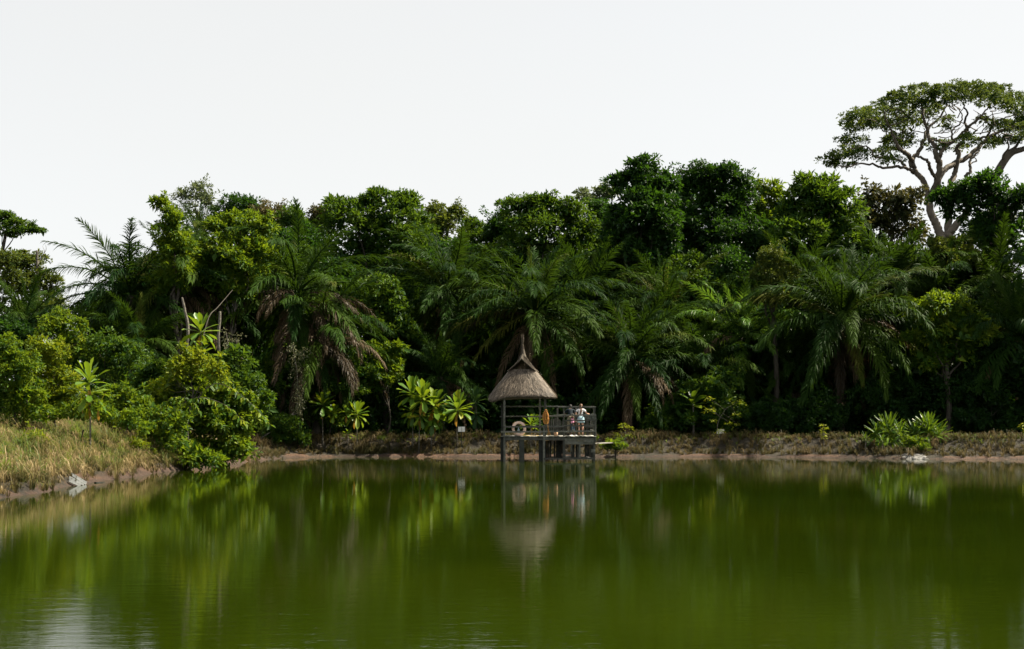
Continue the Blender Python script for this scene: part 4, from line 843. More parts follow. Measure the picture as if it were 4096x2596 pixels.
sapling('leafy sapling poking in at the right edge', [(4110, 1770), (4108, 1730), (4104, 1705)], [(4098, 1700, 18, 14), (4105, 1720, 14, 10)], 71.5)

# ------------------------------------------------------------------ grass
def grass(name, label, mat, x0, x1, y0, y1, smin, smax, n, per, hgt, width, lean=.9, tone0=.5, tvar=.35, spread=.07):
    """tufts of arching blades; every tuft leans outwards from its own centre"""
    x = rng.uniform(x0, x1, n); y = rng.uniform(y0, y1, n); s = shore_dist(x, y) + rng.normal(0, .12, n); k = (s > smin) & (s < smax); c = np.stack([x[k], y[k]], 1)
    return blades(name, label, mat, c, per, hgt, width, lean, tone0, tvar, spread)
def blades(name, label, mat, c, per, hgt, width, lean, tone0, tvar, spread):
    m = len(c); cz = ground_z(c[:, 0], c[:, 1]); ch = rng.uniform(.45, 1.25, m) * (1 + .35 * wob(c[:, 0] * .9, c[:, 1] * .8)); ct = np.clip(tone0 + tvar * wob(c[:, 0] * 1.4 + 3, c[:, 1] * 1.2) + rng.normal(0, .16, m), 0, 1)
    wind = rng.normal(0, .5, (m, 2)) + [-.25, -.1]
    i = np.repeat(np.arange(m), per); q = len(i); az = rng.uniform(0, 2 * math.pi, q); rr = rng.random(q) ** .5
    d = np.stack([np.cos(az) * rr, np.sin(az) * rr], 1) + wind[i] * .45; ln = np.linalg.norm(d, axis=1) * lean; dd = np.concatenate([unit(d), np.zeros((q, 1))], 1)
    pts = np.stack([c[i, 0] + np.cos(az) * rr * spread, c[i, 1] + np.sin(az) * rr * spread, cz[i] - .03], 1); h = hgt * ch[i] * rng.uniform(.55, 1.15, q)
    sd = np.stack([-dd[:, 1], dd[:, 0], np.zeros(q)], 1) * (width * rng.uniform(.6, 1.3, q))[:, None]; up = np.array([0, 0, 1.])
    def at(zf, of): return pts + up * (h * zf)[:, None] + dd * (h * of)[:, None]
    L1 = at(.5, .16 * ln); L2 = at(.88 - .22 * ln ** 1.5, .5 * ln); L3 = at(.98 - .62 * ln ** 1.4, .95 * ln)
    v = np.stack([pts - sd, pts + sd, L1 - sd * .9, L1 + sd * .9, L2 - sd * .6, L2 + sd * .6, L3 - sd * .1, L3 + sd * .1], 1).reshape(-1, 3); k = np.arange(q)[:, None] * 8
    f = np.concatenate([k + np.array([0, 1, 3, 2]), k + np.array([2, 3, 5, 4]), k + np.array([4, 5, 7, 6])], 0)
    return tag(link(name, np_mesh(name, v, f, M[mat], np.repeat(np.clip(ct[i] + rng.normal(0, .12, q), 0, 1), 8))), label, kind='stuff')
grass('dry_grass', 'tall dry straw-coloured grass covering the left bank', 'grass', -27, -12.5, 26, 66, .12, 8, 4500, 18, .68, .013, 1.15, .48, .48)
grass('dry_weeds', 'short dry brown weeds at the foot of the left bank', 'grass_far', -17, -11.5, 26, 72, .02, 1.6, 2600, 12, .40, .010, .8, .45, .3)
grass('green_grass', 'green grass mixed through the dry grass on the left bank', 'grass_green', -27, -13, 26, 63, .5, 8, 2400, 18, .58, .012, .9, .5, .3)
grass('bank_grass', 'dry brown grass along the top and slope of the far bank', 'grass_far', -15, 40, 64, 78, 0.36, 3.4, 12000, 12, .44, .015, .9, .45, .35)
grass('bank_green_grass', 'short green grass on the top of the far bank', 'grass_green', -15, 40, 64, 80, 2.0, 6.5, 5200, 9, .30, .013, .8, .5, .3)
c = P(1470, 1740, 73.9)
g = blades('grass_clump', 'tall dark arching grass clump beside the low rosettes', 'grass_far', np.array([c[:2]] * 9) + rng.normal(size=(9, 2)) * [.30, .2], 80, 1.05, .008, 1.25, .25, .1, .15)
del g['kind']; g['category'] = 'grass clump'
# ------------------------------------------------------------------ the thatched hut on piles
def HP(zx, zy, Y): return P(1900 + zx / 2.543, 1300 + zy / 2.543, Y)
YF, YK = 66.0, 69.4                                        # front and back of the deck
hut = empty('pile_hut', (1.9, 67.5, 0), 'weathered wooden hut on piles over the pond with conical thatched roof', 'hut')
HB = np.array([1.9, 67.5, 0.])
def bar(name, a, b, w, t, mat='wood', up=(0, 0, 1), jit=.018, seg=4):
    m = MB(); m.box(np.array(a) - HB, np.array(b) - HB, w, t, up, seg, jit); return m.build(name, M[mat], hut)
def post(name, zx, z0, z1, Y, w=.10, mat='wood', lean=0):
    x = HP(zx, 1000, Y)[0]; return bar(name, (x, Y, z0), (x + lean, Y, z1), w, w, mat, (0, 1, 0), .022, 5)
def rail(name, zx0, zx1, zy0, zy1, Y, h=.07, t=.04, mat='wood', sag=0):
    a = HP(zx0, zy0, Y); b = HP(zx1, zy1, Y); a[2] += 0; return bar(name, a, b, t, h, mat, (0, 0, 1), .024, 6)
DZ = 1.29                                                  # deck height
# piles and posts
post('post', 298, -1.2, 3.55, YF, .095)
post('pile', 280, -1.2, DZ - .05, YF + .16, .20, 'wood_dark'); post('post', 276, DZ, 3.4, YF + .9, .09, 'wood_dark')
post('pile', 474, -1.2, DZ - .12, YF + .12, .26, 'wood_dark'); post('pile', 671, -1.2, DZ - .12, YF + .2, .24, 'wood_dark')
post('post', 702, -1.2, DZ + .55, YF, .11); post('post', 714, DZ, 3.5, YF + .10, .11)
post('post', 905, -.2 + .45, 2.82, YF, .07); post('pile', 908, -1.2, DZ - .1, YF + .12, .12)
post('post', 1214, -1.2, 2.80, YF, .085); post('post', 1226, 1.0, 2.40, YF + .3, .075)
post('pile', 1205, -1.2, DZ - .1, YF + .25, .14, 'wood_dark')
for zx in (300, 660, 840, 1030, 1210):
    x = HP(zx, 1000, YK)[0]; bar('post', (x, YK, -1.2), (x, YK, 2.75 if zx > 700 else 3.5), .09, .09, 'wood', (0, 1, 0))
# deck boards, joists and beams
x0, x1 = HP(262, 1130, YF)[0], HP(1232, 1130, YF)[0]; n = 34
for i in range(n):
    x = x0 + (x1 - x0) * (i + .5) / n; bar('deck_board', (x, YF - .10 + rng.uniform(-.03, .03), DZ - .02), (x, YK + .12 + rng.uniform(-.03, .03), DZ - .02 + rng.uniform(-.004, .004)), (x1 - x0) / n * .93, .035, 'wood_pale' if rng.random() < .45 else 'wood', (0, 0, 1), .006, 2)
bar('beam', HP(305, 1157, YF - .02), HP(905, 1157, YF - .02), .08, .15)
for Y in (67.6, 69.0): bar('beam', (x0, Y, DZ - .14), (x1, Y, DZ - .14), .09, .16, 'wood_dark')
for zx in (345, 420, 560, 640, 725, 800, 890, 960, 1020, 1100, 1160):
    x = HP(zx, 1150, YF)[0]; bar('joist', (x, YF - .06, DZ - .075), (x, YK, DZ - .075), .05, .07)
# railings, front
rail('rail', 288, 905, 1036, 1030, YF - .06, .085); rail('rail', 264, 1232, 1088, 1080, YF - .065, .075)
rail('rail', 905, 1220, 1026, 1022, YF - .06, .075); rail('rail', 915, 1240, 972, 968, YF - .06, .06)
rail('rail', 858, 1234, 917, 913, YF - .06, .06); rail('rail', 842, 1230, 834, 836, YF - .06, .065)
rail('rail', 720, 842, 829, 826, YF - .05, .06); rail('rail', 705, 862, 930, 914, YF - .055, .06)
# railings, back and side
for zy in (832, 930, 1040, 1085): rail('rail', 250 if zy < 1000 else 300, 1215, zy + rng.uniform(-3, 3), zy + rng.uniform(-4, 4), YK - .07, .065)
for zy in (836, 915, 970, 1024, 1080):
    a = HP(1216, zy, YF); bar('rail', (a[0], YF, a[2]), (a[0], YK, a[2] + rng.uniform(-.03, .03)), .04, .06)
for zy in (1036, 1088, 930):
    a = HP(290, zy, YF); bar('rail', (a[0], YF + .05, a[2]), (a[0], YK, a[2]), .04, .06)
# pickets of the back fence
for zx in list(range(730, 905, 17)) + list(range(925, 1005, 20)) + list(range(1112, 1212, 21)):
    x = HP(zx + rng.uniform(-4, 4), 1000, YK)[0]; bar('picket', (x, YK + .02, DZ), (x + rng.uniform(-.02, .02), YK + .02, DZ + rng.uniform(.72, .95)), .07, .02, 'wood', (0, 1, 0), .006, 3)
tarp = MB(); a = HP(1105, 905, YK); b = HP(1212, 962, YK)
nx_, nz_ = 9, 6; V = []; Fc = []
for j in range(nz_):
    for i in range(nx_):
        V.append((a[0] + (b[0] - a[0]) * i / (nx_ - 1) - HB[0], YK - .13 - .03 * math.sin(i * 1.9 + j * .4) - HB[1], a[2] + (b[2] - a[2]) * j / (nz_ - 1) + .02 * math.sin(i * 1.1)))
for j in range(nz_ - 1):
    for i in range(nx_ - 1): q = j * nx_ + i; Fc.append((q, q + 1, q + nx_ + 1, q + nx_))
tarp.add(V, Fc); M['net'] = simple_mat('dark_cloth', (.05, .06, .05), (.10, .11, .10), 12, rough=.9)
to = tarp.build('cloth_panel', M['net'], hut, smooth=True); so_ = to.modifiers.new('solid', 'SOLIDIFY'); so_.thickness = .012
# boarded landing below the deck on the right
bar('plank', HP(912, 1160, YF + .02), HP(1216, 1162, YF + .02), .03, .155); bar('plank', HP(912, 1195, YF + .025), HP(1216, 1198, YF + .025), .03, .165)
bar('plank', HP(1115, 1182, YF - .02), HP(1214, 1183, YF - .02), .025, .11)
for zx in range(722, 905, 22):
    if zx in (788,): continue
    bar('wall_plank', HP(zx, 1352 + rng.uniform(-4, 4), YF + 1.2), HP(zx + rng.uniform(-3, 3), 1178, YF + 1.2), .10, .025, 'wood_dark' if rng.random() < .7 else 'wood', (0, 1, 0))
for zx in (985, 1005, 1034, 1052, 1124, 1142, 1160, 1178, 1196):
    bar('wall_plank', HP(zx, 1350 + rng.uniform(-6, 6), YF + .5), HP(zx + rng.uniform(-2, 2), 1215, YF + .5), .085, .025, 'wood_dark' if rng.random() < .6 else 'wood', (0, 1, 0))
bar('strut', HP(1068, 1350, YF), HP(1068, 1212, YF), .075, .06, 'wood', (0, 1, 0)); bar('strut', HP(978, 1285, YF + .03), HP(980, 1215, YF + .03), .09, .03, 'wood', (0, 1, 0))
bar('strut', HP(904, 1290, YF - .03), HP(903, 1160, YF - .03), .05, .04, 'wood', (0, 1, 0))
bar('plank', HP(1182, 1280, YF - .03), HP(1224, 1280, YF - .03), .03, .16); bar('landing_log', HP(698, 1362, YF - .02), HP(1214, 1358, YF - .02), .10, .085)
bar('landing_log', HP(705, 1345, YF + 1.3), HP(1214, 1345, YF + 1.3), .10, .07)
bar('step', HP(915, 1338, YF + .9), HP(978, 1336, YF + .9), .5, .05, 'wood_pale'); bar('step', HP(915, 1305, YF + 1.5), HP(978, 1303, YF + 1.5), .5, .10, 'wood_pale')
bar('brace', HP(1130, 1338, YF + .1), HP(1180, 1352, YF + .1), .05, .04, 'wood_pale')
# gangplank to the bank
gp = empty('gangplank', HP(1225, 1206, 69.0), 'pale narrow gangplank from the hut deck to the right bank', 'gangplank'); g0 = np.array(gp.location)
a = HP(1222, 1206, 68.9); b = HP(1492, 1190, 72.9); d_ = unit(b - a); sd_ = np.array([-d_[1], d_[0], 0])
for k in (-1, 0, 1):
    m = MB(); m.box(a - g0 + sd_ * .16 * k, b - g0 + sd_ * .16 * k, .15, .035, (0, 0, 1), 5, .01); m.build('plank', M['wood_pale'], gp)
m = MB(); m.box(b - g0 - sd_ * .3 - [0, 0, .05], b - g0 + sd_ * .3 - [0, 0, .05], .08, .06); m.build('bearer', M['wood'], gp)

# roof
RC = np.array([HP(490, 700, 67.4)[0], 67.4, 0.])
ROT = R(-7)
prof = [(3.36, 1.68), (3.62, 1.49), (3.87, 1.29), (4.15, 1.06), (4.44, .84), (4.60, .72), (4.74, .60)]
def sq(a, r, e=5.0):
    c, s_ = math.cos(a), math.sin(a); q = (abs(c) ** e + abs(s_) ** e) ** (-1 / e); return np.array([c * q * r, s_ * q * r])
def roof_pt(a, k):
    """a: angle round the roof, k: 0 eave .. 1 top of the main slope"""
    zs = np.array([p[0] for p in prof]); rs = np.array([p[1] for p in prof]); t = k * (len(prof) - 1)
    z = np.interp(t, range(len(prof)), zs); r = np.interp(t, range(len(prof)), rs)
    corner = abs(math.sin(2 * a)) ** 6; xy = sq(a, r)
    z -= .10 * corner * (1 - k) ** 3 + (.14 * (1 - k) ** 3 * corner if math.cos(a) < 0 and math.sin(a) < 0 else 0)
    z += .10 * (1 - k) ** 2 * corner * (1 if math.cos(a) > 0 else 0)
    c, s_ = math.cos(ROT), math.sin(ROT)
    return np.array([xy[0] * c - xy[1] * s_, xy[0] * s_ + xy[1] * c, z]) + RC
m = MB(); na, nk = 64, 14; V = []; Fc = []
for j in range(nk + 1):
    for i in range(na):
        p = roof_pt(2 * math.pi * i / na, j / nk); V.append(p + rng.normal(size=3) * .010 - HB)
for j in range(nk):
    for i in range(na): Fc.append((j * na + i, j * na + (i + 1) % na, (j + 1) * na + (i + 1) % na, (j + 1) * na + i))
o0 = len(V)                                                # thick ragged eave and inner side
for j, (dr, dz) in enumerate(((-.02, -.13), (-.16, -.10))):
    for i in range(na):
        a = 2 * math.pi * i / na; p = roof_pt(a, 0); d = p - RC; d[2] = 0; d = d / np.linalg.norm(d); V.append(p + d * dr + [0, 0, dz + rng.normal() * .012] - HB)
for i in range(na): Fc.append((o0 + i, o0 + (i + 1) % na, (i + 1) % na, i)); Fc.append((o0 + na + i, o0 + na + (i + 1) % na, o0 + (i + 1) % na, o0 + i))
o1 = len(V)
for i in range(na):
    p = roof_pt(2 * math.pi * i / na, .93); d = p - RC; V.append(p * [1, 1, 1] - [d[0] * .2, d[1] * .2, .12] - HB)
for i in range(na): Fc.append((o0 + na + i, o1 + i, o1 + (i + 1) % na, o0 + na + (i + 1) % na))
Fc.append(tuple(nk * na + i for i in range(na)))
m.add(V, Fc); roof = m.build('roof', M['thatch'], hut, smooth=True)
# hooded vent on top of the main slope
m = MB(); V = []; Fc = []; ny_, nv = 11, 9; c, s_ = math.cos(ROT), math.sin(ROT)
for side in (0, 1):
    for j in range(ny_):
        y = -.74 + 1.48 * j / (ny_ - 1); ridge = 5.30 + .32 * math.exp(-(y / .26) ** 2) - side * .06
        for i in range(nv):
            u = -1 + 2 * i / (nv - 1); au = abs(u)
            x = u * .66; z = ridge - (ridge - 4.68) * (au ** .9) - side * .015
            V.append(np.array([x * c - y * s_, x * s_ + y * c, z]) + RC + rng.normal(size=3) * .008 - HB)
for side in (0, 1):
    for j in range(ny_ - 1):
        for i in range(nv - 1):
            q = side * ny_ * nv + j * nv + i; Fc.append((q, q + 1, q + nv + 1, q + nv) if side == 0 else (q + nv, q + nv + 1, q + 1, q))
for j in (0, ny_ - 1):
    for i in range(nv - 1): q = j * nv + i; w = ny_ * nv + q; Fc.append((q, q + 1, w + 1, w) if j else (w, w + 1, q + 1, q))
m.add(V, Fc); hood = m.build('vent_hood', M['thatch'], roof, smooth=True)
m = MB()
def spire_r(z): return np.interp(z, [5.10, 5.36, 5.55, 5.8, 6.02, 6.2, 6.36, 6.46], [.30, .20, .11, .06, .038, .05, .05, .02])
zs = np.linspace(5.10, 6.46, 16); m.tube([RC + [-.03 * max(0, z - 5.5) * 1.2 + .02 * math.sin(z * 7), 0, z] - HB for z in zs], [spire_r(z) for z in zs], 9); m.build('spire', M['thatch'], roof, smooth=True)
# straw strands laid down the slopes
def strand_mesh(items, name, parent, mat='straw'):
    a = np.array([i[0] for i in items]); b = np.array([i[1] for i in items]); nn = np.array([i[2] for i in items]); w = np.array([i[3] for i in items])[:, None]
    sd = unit(np.cross(b - a, nn)) * w; md = (a + b) / 2 + nn * .012
    v = np.stack([a - sd, a + sd, md - sd, md + sd, b - sd * .3, b + sd * .3], 1).reshape(-1, 3) - HB; k = np.arange(len(a))[:, None] * 6
    f = np.concatenate([k + np.array([0, 1, 3, 2]), k + np.array([2, 3, 5, 4])], 0)
    return tag(link(name, np_mesh(name, v, f, M[mat], np.repeat(np.clip(rng.normal(.5, .28, len(a)), 0, 1), 6)), parent), kind='stuff')
it = []
for _ in range(11000):
    a = rng.uniform(0, 2 * math.pi); k = rng.random() ** 1.3 * .98; l = rng.uniform(.12, .25)
    p = roof_pt(a, k); q = roof_pt(a + rng.normal(0, .05), max(0, k - l)); d = p - RC; nn = unit(np.array([d[0], d[1], .75 * math.hypot(d[0], d[1])]))
    if k - l < 0: q = q + np.array([0, 0, -(l - k) * .55]) + nn * .02
    it.append((p + nn * .004, q + nn * rng.uniform(.010, .045), nn, rng.uniform(.008, .018)))
for _ in range(1800):                                      # ragged fringe under the eave
    a = rng.uniform(0, 2 * math.pi); p = roof_pt(a, rng.uniform(0, .03)); d = p - RC; d[2] = 0; d = unit(d)
    it.append((p - [0, 0, .02], p + d * rng.uniform(-.03, .05) - [0, 0, rng.uniform(.05, .13)], d, rng.uniform(.005, .010)))
strand_mesh(it, 'thatch_straw', roof)
it = []
for _ in range(1500):
    u = rng.uniform(-1, 1); y = rng.uniform(-.76, .76); rd = 5.17 + .30 * math.exp(-(y / .22) ** 2); s2 = 1 if u > 0 else -1
    def hp(u_, y_):
        rr = 5.31 + .32 * math.exp(-(y_ / .26) ** 2); x = u_ * .66; return np.array([x * c - y_ * s_, x * s_ + y_ * c, rr - (rr - 4.68) * abs(u_) ** .9]) + RC
    nn = unit(np.array([s2 * .7, -.1, .7])); it.append((hp(u, y) + nn * .005, hp(min(1.12, abs(u) + .25) * s2, y + rng.normal(0, .05)) + nn * .03, nn, .009))
for _ in range(500):
    z = rng.uniform(5.15, 6.40); r_ = spire_r(z); a = rng.uniform(0, 6.28); d = np.array([math.cos(a), math.sin(a), 0]); p = RC + d * r_ + [-.036 * max(0, z - 5.5), 0, z]
    up_ = .22 if z > 6.05 else -.25; it.append((p, p + d * (.03 if z > 6.05 else .04) + [0, 0, up_], d, .006))
strand_mesh(it, 'cap_straw', roof)
# roof framing seen under the eave
for a_ in range(4):
    p = roof_pt(math.pi / 4 + a_ * math.pi / 2, .12) - [0, 0, .16]; q = RC + [0, 0, 4.7]; bar('rafter', p * .97 + RC * [.03, .03, 0] + [0, 0, p[2] * .03], q, .06, .06, 'wood_dark')
for (a_, b_) in (((-.40, 66.1), (1.68, 66.1)), ((-.40, 69.2), (1.68, 69.2)), ((-.40, 66.1), (-.40, 69.2)), ((1.68, 66.1), (1.68, 69.2))):
    bar('wall_plate', (*a_, 3.42), (*b_, 3.42), .07, .09, 'wood_dark')

# ------------------------------------------------------------------ things on the deck
M['ring'] = simple_mat('faded_ring', (.72, .48, .36), (.84, .63, .51), 5, rough=.6, bump=.002)
M['rope'] = simple_mat('orange_rope', (.40, .17, .035), (.68, .36, .10), 22, rough=.8, bump=.004)
M['rope2'] = simple_mat('dark_orange_rope', (.22, .085, .018), (.46, .20, .05), 22, rough=.8, bump=.004)  # darker orange tone, mixed in among the loops of the hank
M['rope_y'] = simple_mat('yellow_rope', (.38, .26, .08), (.56, .42, .16), 22, rough=.8)
M['clay'] = simple_mat('tan_bucket', (.50, .30, .18), (.66, .44, .29), 8, rough=.7, bump=.002)
M['white'] = simple_mat('white_paint', (.60, .60, .58), (.78, .78, .76), 6, rough=.5)
c = HP(447, 1047, YF + .22); V = []; Fc = []; nr, nq = 36, 12; ring = MB()
for i in range(nr):
    a = 2 * math.pi * i / nr
    for j in range(nq):
        b = 2 * math.pi * j / nq; rr = .305 + .075 * math.cos(b); V.append((rr * math.cos(a), .075 * math.sin(b) * .9, rr * math.sin(a)))
for i in range(nr):
    for j in range(nq): Fc.append((i * nq + j, i * nq + (j + 1) % nq, ((i + 1) % nr) * nq + (j + 1) % nq, ((i + 1) % nr) * nq + j))
rr_ = empty('life_ring', (c[0], YF + .22, DZ + .38), 'faded pink life ring leaning on the hut railing', 'life ring'); rr_.rotation_euler = (R(-8), 0, R(12))
ring.add(V, Fc); ring_o = ring.build('ring', M['ring'], rr_, smooth=True)
for k in range(4):
    a = R(40 + 90 * k); m = MB(); m.tube([(math.cos(a + s * .16) * .392, 0, math.sin(a + s * .16) * .392) for s in (-1.5, -.5, .5, 1.5)], .012, 6); m.build('grab_line', M['rope_y'], ring_o)
# hank of orange rope on the post
c = HP(721, 870, YF - .12); rp = empty('rope_hank', (c[0], YF - .12, HP(721, 1005, YF)[2]), 'hank of orange rope hanging on the hut post', 'rope'); b0 = np.array(rp.location)
for k in range(26):
    w = rng.uniform(.05, .15); h = rng.uniform(.46, .68); ph = rng.uniform(-.05, .05); y = rng.uniform(-.10, .05)
    top_ = c - b0 + [rng.uniform(-.03, .03), y, -.02]
    pts = [top_ + [w * math.sin(t) * (.45 + .55 * math.sin(t / 2)) + ph * math.sin(t / 2), .03 * math.sin(2 * t + k), -h * (1 - math.cos(t)) / 2] for t in np.linspace(0, 2 * math.pi, 19)]
    m = MB(); m.tube(pts, .014, 5, False); m.build('rope_loop', M['rope' if k % 3 else 'rope2'], rp, smooth=True)
m = MB(); m.tube(spline([HP(738, 985, YF - .14) - b0, HP(742, 1040, YF - .15) - b0, HP(745, 1090, YF - .10) - b0, HP(742, 1122, YF + .05) - b0, ], 5), .012, 6); m.build('rope_tail', M['rope'], rp, smooth=True)
m = MB(); m.tube(spline([HP(744, 1060, YF - .14) - b0, HP(756, 1090, YF - .1) - b0, HP(766, 1123, YF + .05) - b0], 5), .010, 6); m.build('rope_tail', M['rope'], rp, smooth=True)
m = MB(); m.tube([c - b0 + [-.05, .14, .02], c - b0 + [-.02, 0, .05], c - b0 + [.06, -.02, .02], c - b0 + [.07, .1, 0]], .014, 6); m.build('hanging_loop', M['rope'], rp, smooth=True)
# loose rope on the boards
pts = [HP(zx, 1125 + 3 * math.sin(zx * .1), YF + .15 + .10 * math.sin(zx * .07)) for zx in range(478, 652, 8)]
pts = [np.array([p[0], p[1], DZ + .012 + .018 * abs(math.sin(i * 1.3))]) for i, p in enumerate(pts)]
lr = empty('loose_rope', pts[0], 'yellow rope lying loose along the deck edge by the life ring', 'rope'); m = MB(); m.tube(spline(np.array(pts) - pts[0], 3), .014, 6); m.build('rope_strand', M['rope_y'], lr, smooth=True)
# bucket
c = HP(822, 1125, YF + .25); bk = empty('bucket', (c[0], YF + .25, DZ), 'tan bucket standing on the deck right of the rope', 'bucket')
m = MB(); V = []; Fc = []; n = 18
for (r_, z) in ((.085, 0), (.10, .12), (.112, .235), (.098, .235), (.085, .03)):
    for i in range(n): a = 2 * math.pi * i / n; V.append((r_ * math.cos(a), r_ * math.sin(a), z))
for j in range(4):
    for i in range(n): Fc.append((j * n + i, j * n + (i + 1) % n, (j + 1) * n + (i + 1) % n, (j + 1) * n + i))
Fc.append(tuple(range(n - 1, -1, -1))); Fc.append(tuple(4 * n + i for i in range(n))); m.add(V, Fc); pail = m.build('pail', M['clay'], bk, smooth=True)
m = MB(); m.tube([(.117 * math.cos(a), .117 * math.sin(a), .238) for a in np.linspace(0, 2 * math.pi, 19)], .009, 6, False); m.build('rim', M['white'], pail, smooth=True)
m = MB(); m.tube([(.115 * math.cos(a), .02, .235 - .10 * math.sin(a)) for a in np.linspace(0, math.pi, 9)], .004, 5); m.build('handle', M['white'], pail)
# pale bottle seen through the ring
c = HP(443, 1050, YF + .55); M['bottle'] = simple_mat('bottle_plastic', (.30, .42, .46), (.55, .66, .68), 4, rough=.25, spec=.5)
bo = empty('bottle', (c[0], YF + .7, DZ), 'pale blue bottle on the deck seen through the life ring', 'bottle'); V = []; Fc = []; n = 14
pr_ = [(.05, 0), (.055, .02), (.055, .10), (.050, .13), (.055, .16), (.055, .30), (.045, .35), (.02, .39), (.02, .42)]
for r_, z in pr_:
    for i in range(n): a = 2 * math.pi * i / n; V.append((r_ * math.cos(a), r_ * math.sin(a), z))
for j in range(len(pr_) - 1):
    for i in range(n): Fc.append((j * n + i, j * n + (i + 1) % n, (j + 1) * n + (i + 1) % n, (j + 1) * n + i))
Fc.append(tuple(range(n - 1, -1, -1))); Fc.append(tuple((len(pr_) - 1) * n + i for i in range(n))); m = MB(); m.add(V, Fc); bb = m.build('body', M['bottle'], bo, smooth=True)
m = MB(); m.tube([(0, 0, .415), (0, 0, .445)], .024, 10); m.build('cap', M['white'], bb)

# ------------------------------------------------------------------ signs on the bank
def sign(label, px, py, w_px, h_px, Y, panels=2):
    g = float(ground_z((px - 2048) / F * Y, Y)); c = P(px, py, Y); k = Y / F; r = empty('sign', (c[0], Y, g), label, 'sign'); z = c[2] - g; w = w_px * k; h = h_px * k
    for i in range(panels):
        m = MB(); pw = w / panels; x = -w / 2 + pw * (i + .5); m.box((x, 0, z - h / 2), (x, 0, z + h / 2), pw * .92, .012, (0, 1, 0)); m.build('panel', M['white'], r)
    m = MB(); m.box((-w / 2 - .02, .02, z + h / 2), (w / 2 + .02, .02, z + h / 2), .03, .025); m.build('frame_bar', M['wood_dark'], r)
    m = MB(); m.box((-w / 2 - .02, .02, z - h / 2), (w / 2 + .02, .02, z - h / 2), .03, .02); m.build('frame_bar', M['wood_dark'], r)
    m = MB(); m.box((0, .035, -.2), (0, .035, z), .035, .035, (0, 1, 0)); m.build('stake', M['wood_dark'], r)
sign('small white two-panel sign on a stake left of the hut', 1846, 1717, 28, 20, 74.0)
sign('small plain white sign behind the sunlit sapling', 2882, 1726, 32, 17, 75.6, 1)
# stake of the sapling
c = P(2502, 1752, 74.2); st = empty('stake', (c[0], 74.2, float(ground_z(c[0], 74.2)) - .2), 'thin wooden stake with crossbar holding the small sapling', 'stake')
m = MB(); m.box((0, 0, 0), (0, 0, .85), .03, .03, (0, 1, 0)); m.build('upright', M['wood'], st); m = MB(); m.box((-.24, -.02, .72), (.12, -.02, .77), .02, .02); m.build('crossbar', M['wood'], st)

# ------------------------------------------------------------------ wreckage planks on the left bank
M['plank_grey'] = simple_mat('grey_plank', (.035, .038, .038), (.15, .16, .16), 9, (1, 1, 1), .7, .004, 40)
def loose(label, a, b, w, t, up, mat='plank_grey'):
    a = np.array(a); b = np.array(b); r = empty('loose_plank', b, label, 'plank'); m = MB(); m.box(a - b, (0, 0, 0), w, t, up, 5, .012); m.build('board', M[mat], r)
loose('upper grey plank slanting down the left bank into the water', P(284, 1896, 43.3), P(345, 1934, 43.6), .13, .03, (.6, -.6, .5))
loose('middle grey plank slanting down the left bank into the water', P(276, 1910, 42.9), P(335, 1938, 43.2), .10, .03, (.6, -.6, .5))
loose('lowest grey plank slanting down the left bank into the water', P(276, 1920, 42.7), P(322, 1944, 42.9), .12, .03, (.6, -.6, .5))
loose('short dark plank lying at the waterline of the left bank', P(381, 1930, 44.6), P(416, 1931, 44.9), .12, .04, (0, 0, 1), 'wood_dark')
# pale sheet where the bank drains
sh = empty('drain_sheet', (21.6, 69.8, .05), 'crumpled pale grey sheet at the waterline of the right bank', 'sheet'); n1_, n2_ = 22, 12; V = []; Fc = []
for j in range(n2_):
    wj = 1.0 - .45 * (j / n2_) + .12 * math.sin(j * 2.3); cx = .12 * math.sin(j * 1.7) + .3 * j / n2_
    for i in range(n1_):
        x = cx + wj * (-.80 + 1.45 * i / (n1_ - 1)); y = -.75 + 1.9 * j / (n2_ - 1) + .14 * math.sin(i * 1.1) + .08 * math.sin(i * 2.7); z = float(ground_z(21.6 + x, 69.8 + y))
        V.append((x + rng.normal() * .02, y, max(z, -.03) - .05 + .012 + .010 * math.sin(i * .9 + j * .6) * math.sin(i * .35) + rng.normal() * .003))
for j in range(n2_ - 1):
    for i in range(n1_ - 1): q = j * n1_ + i; Fc.append((q, q + 1, q + n1_ + 1, q + n1_))
m = MB(); m.add(V, Fc); M['sheet'] = simple_mat('pale_sheet', (.07, .068, .064), (.17, .165, .158), 5, rough=.6, bump=.01); so_ = m.build('fabric', M['sheet'], sh, smooth=True)
md = so_.modifiers.new('solid', 'SOLIDIFY'); md.thickness = .01
# ------------------------------------------------------------------ people on the deck
M['skin_l'] = simple_mat('skin_light', (.50, .29, .20), (.56, .34, .24), 9, rough=.55)
M['skin_d'] = simple_mat('skin_dark', (.075, .042, .028), (.10, .058, .038), 9, rough=.5)
M['hair_b'] = simple_mat('hair_brown', (.075, .040, .020), (.16, .090, .048), 30, (1, 1, .2), rough=.5)
M['hair_k'] = simple_mat('hair_black', (.010, .009, .008), (.025, .022, .020), 30, rough=.6)
M['tee'] = simple_mat('white_cotton', (.78, .79, .81), (.84, .84, .85), 7, rough=.85, bump=.004)
M['denim'] = simple_mat('light_denim', (.24, .38, .44), (.36, .50, .55), 14, rough=.9)
M['pink'] = simple_mat('pink_cotton', (.75, .30, .50), (.82, .40, .60), 9, rough=.85)
M['navy'] = simple_mat('navy_cotton', (.004, .010, .016), (.008, .017, .025), 9, rough=.85)
M['khaki'] = simple_mat('khaki_cotton', (.13, .12, .08), (.18, .16, .11), 9, rough=.85)
M['jeans'] = simple_mat('dark_denim', (.020, .050, .085), (.04, .08, .12), 12, rough=.9)
M['leather'] = simple_mat('brown_leather', (.10, .045, .02), (.20, .10, .05), 9, rough=.6)
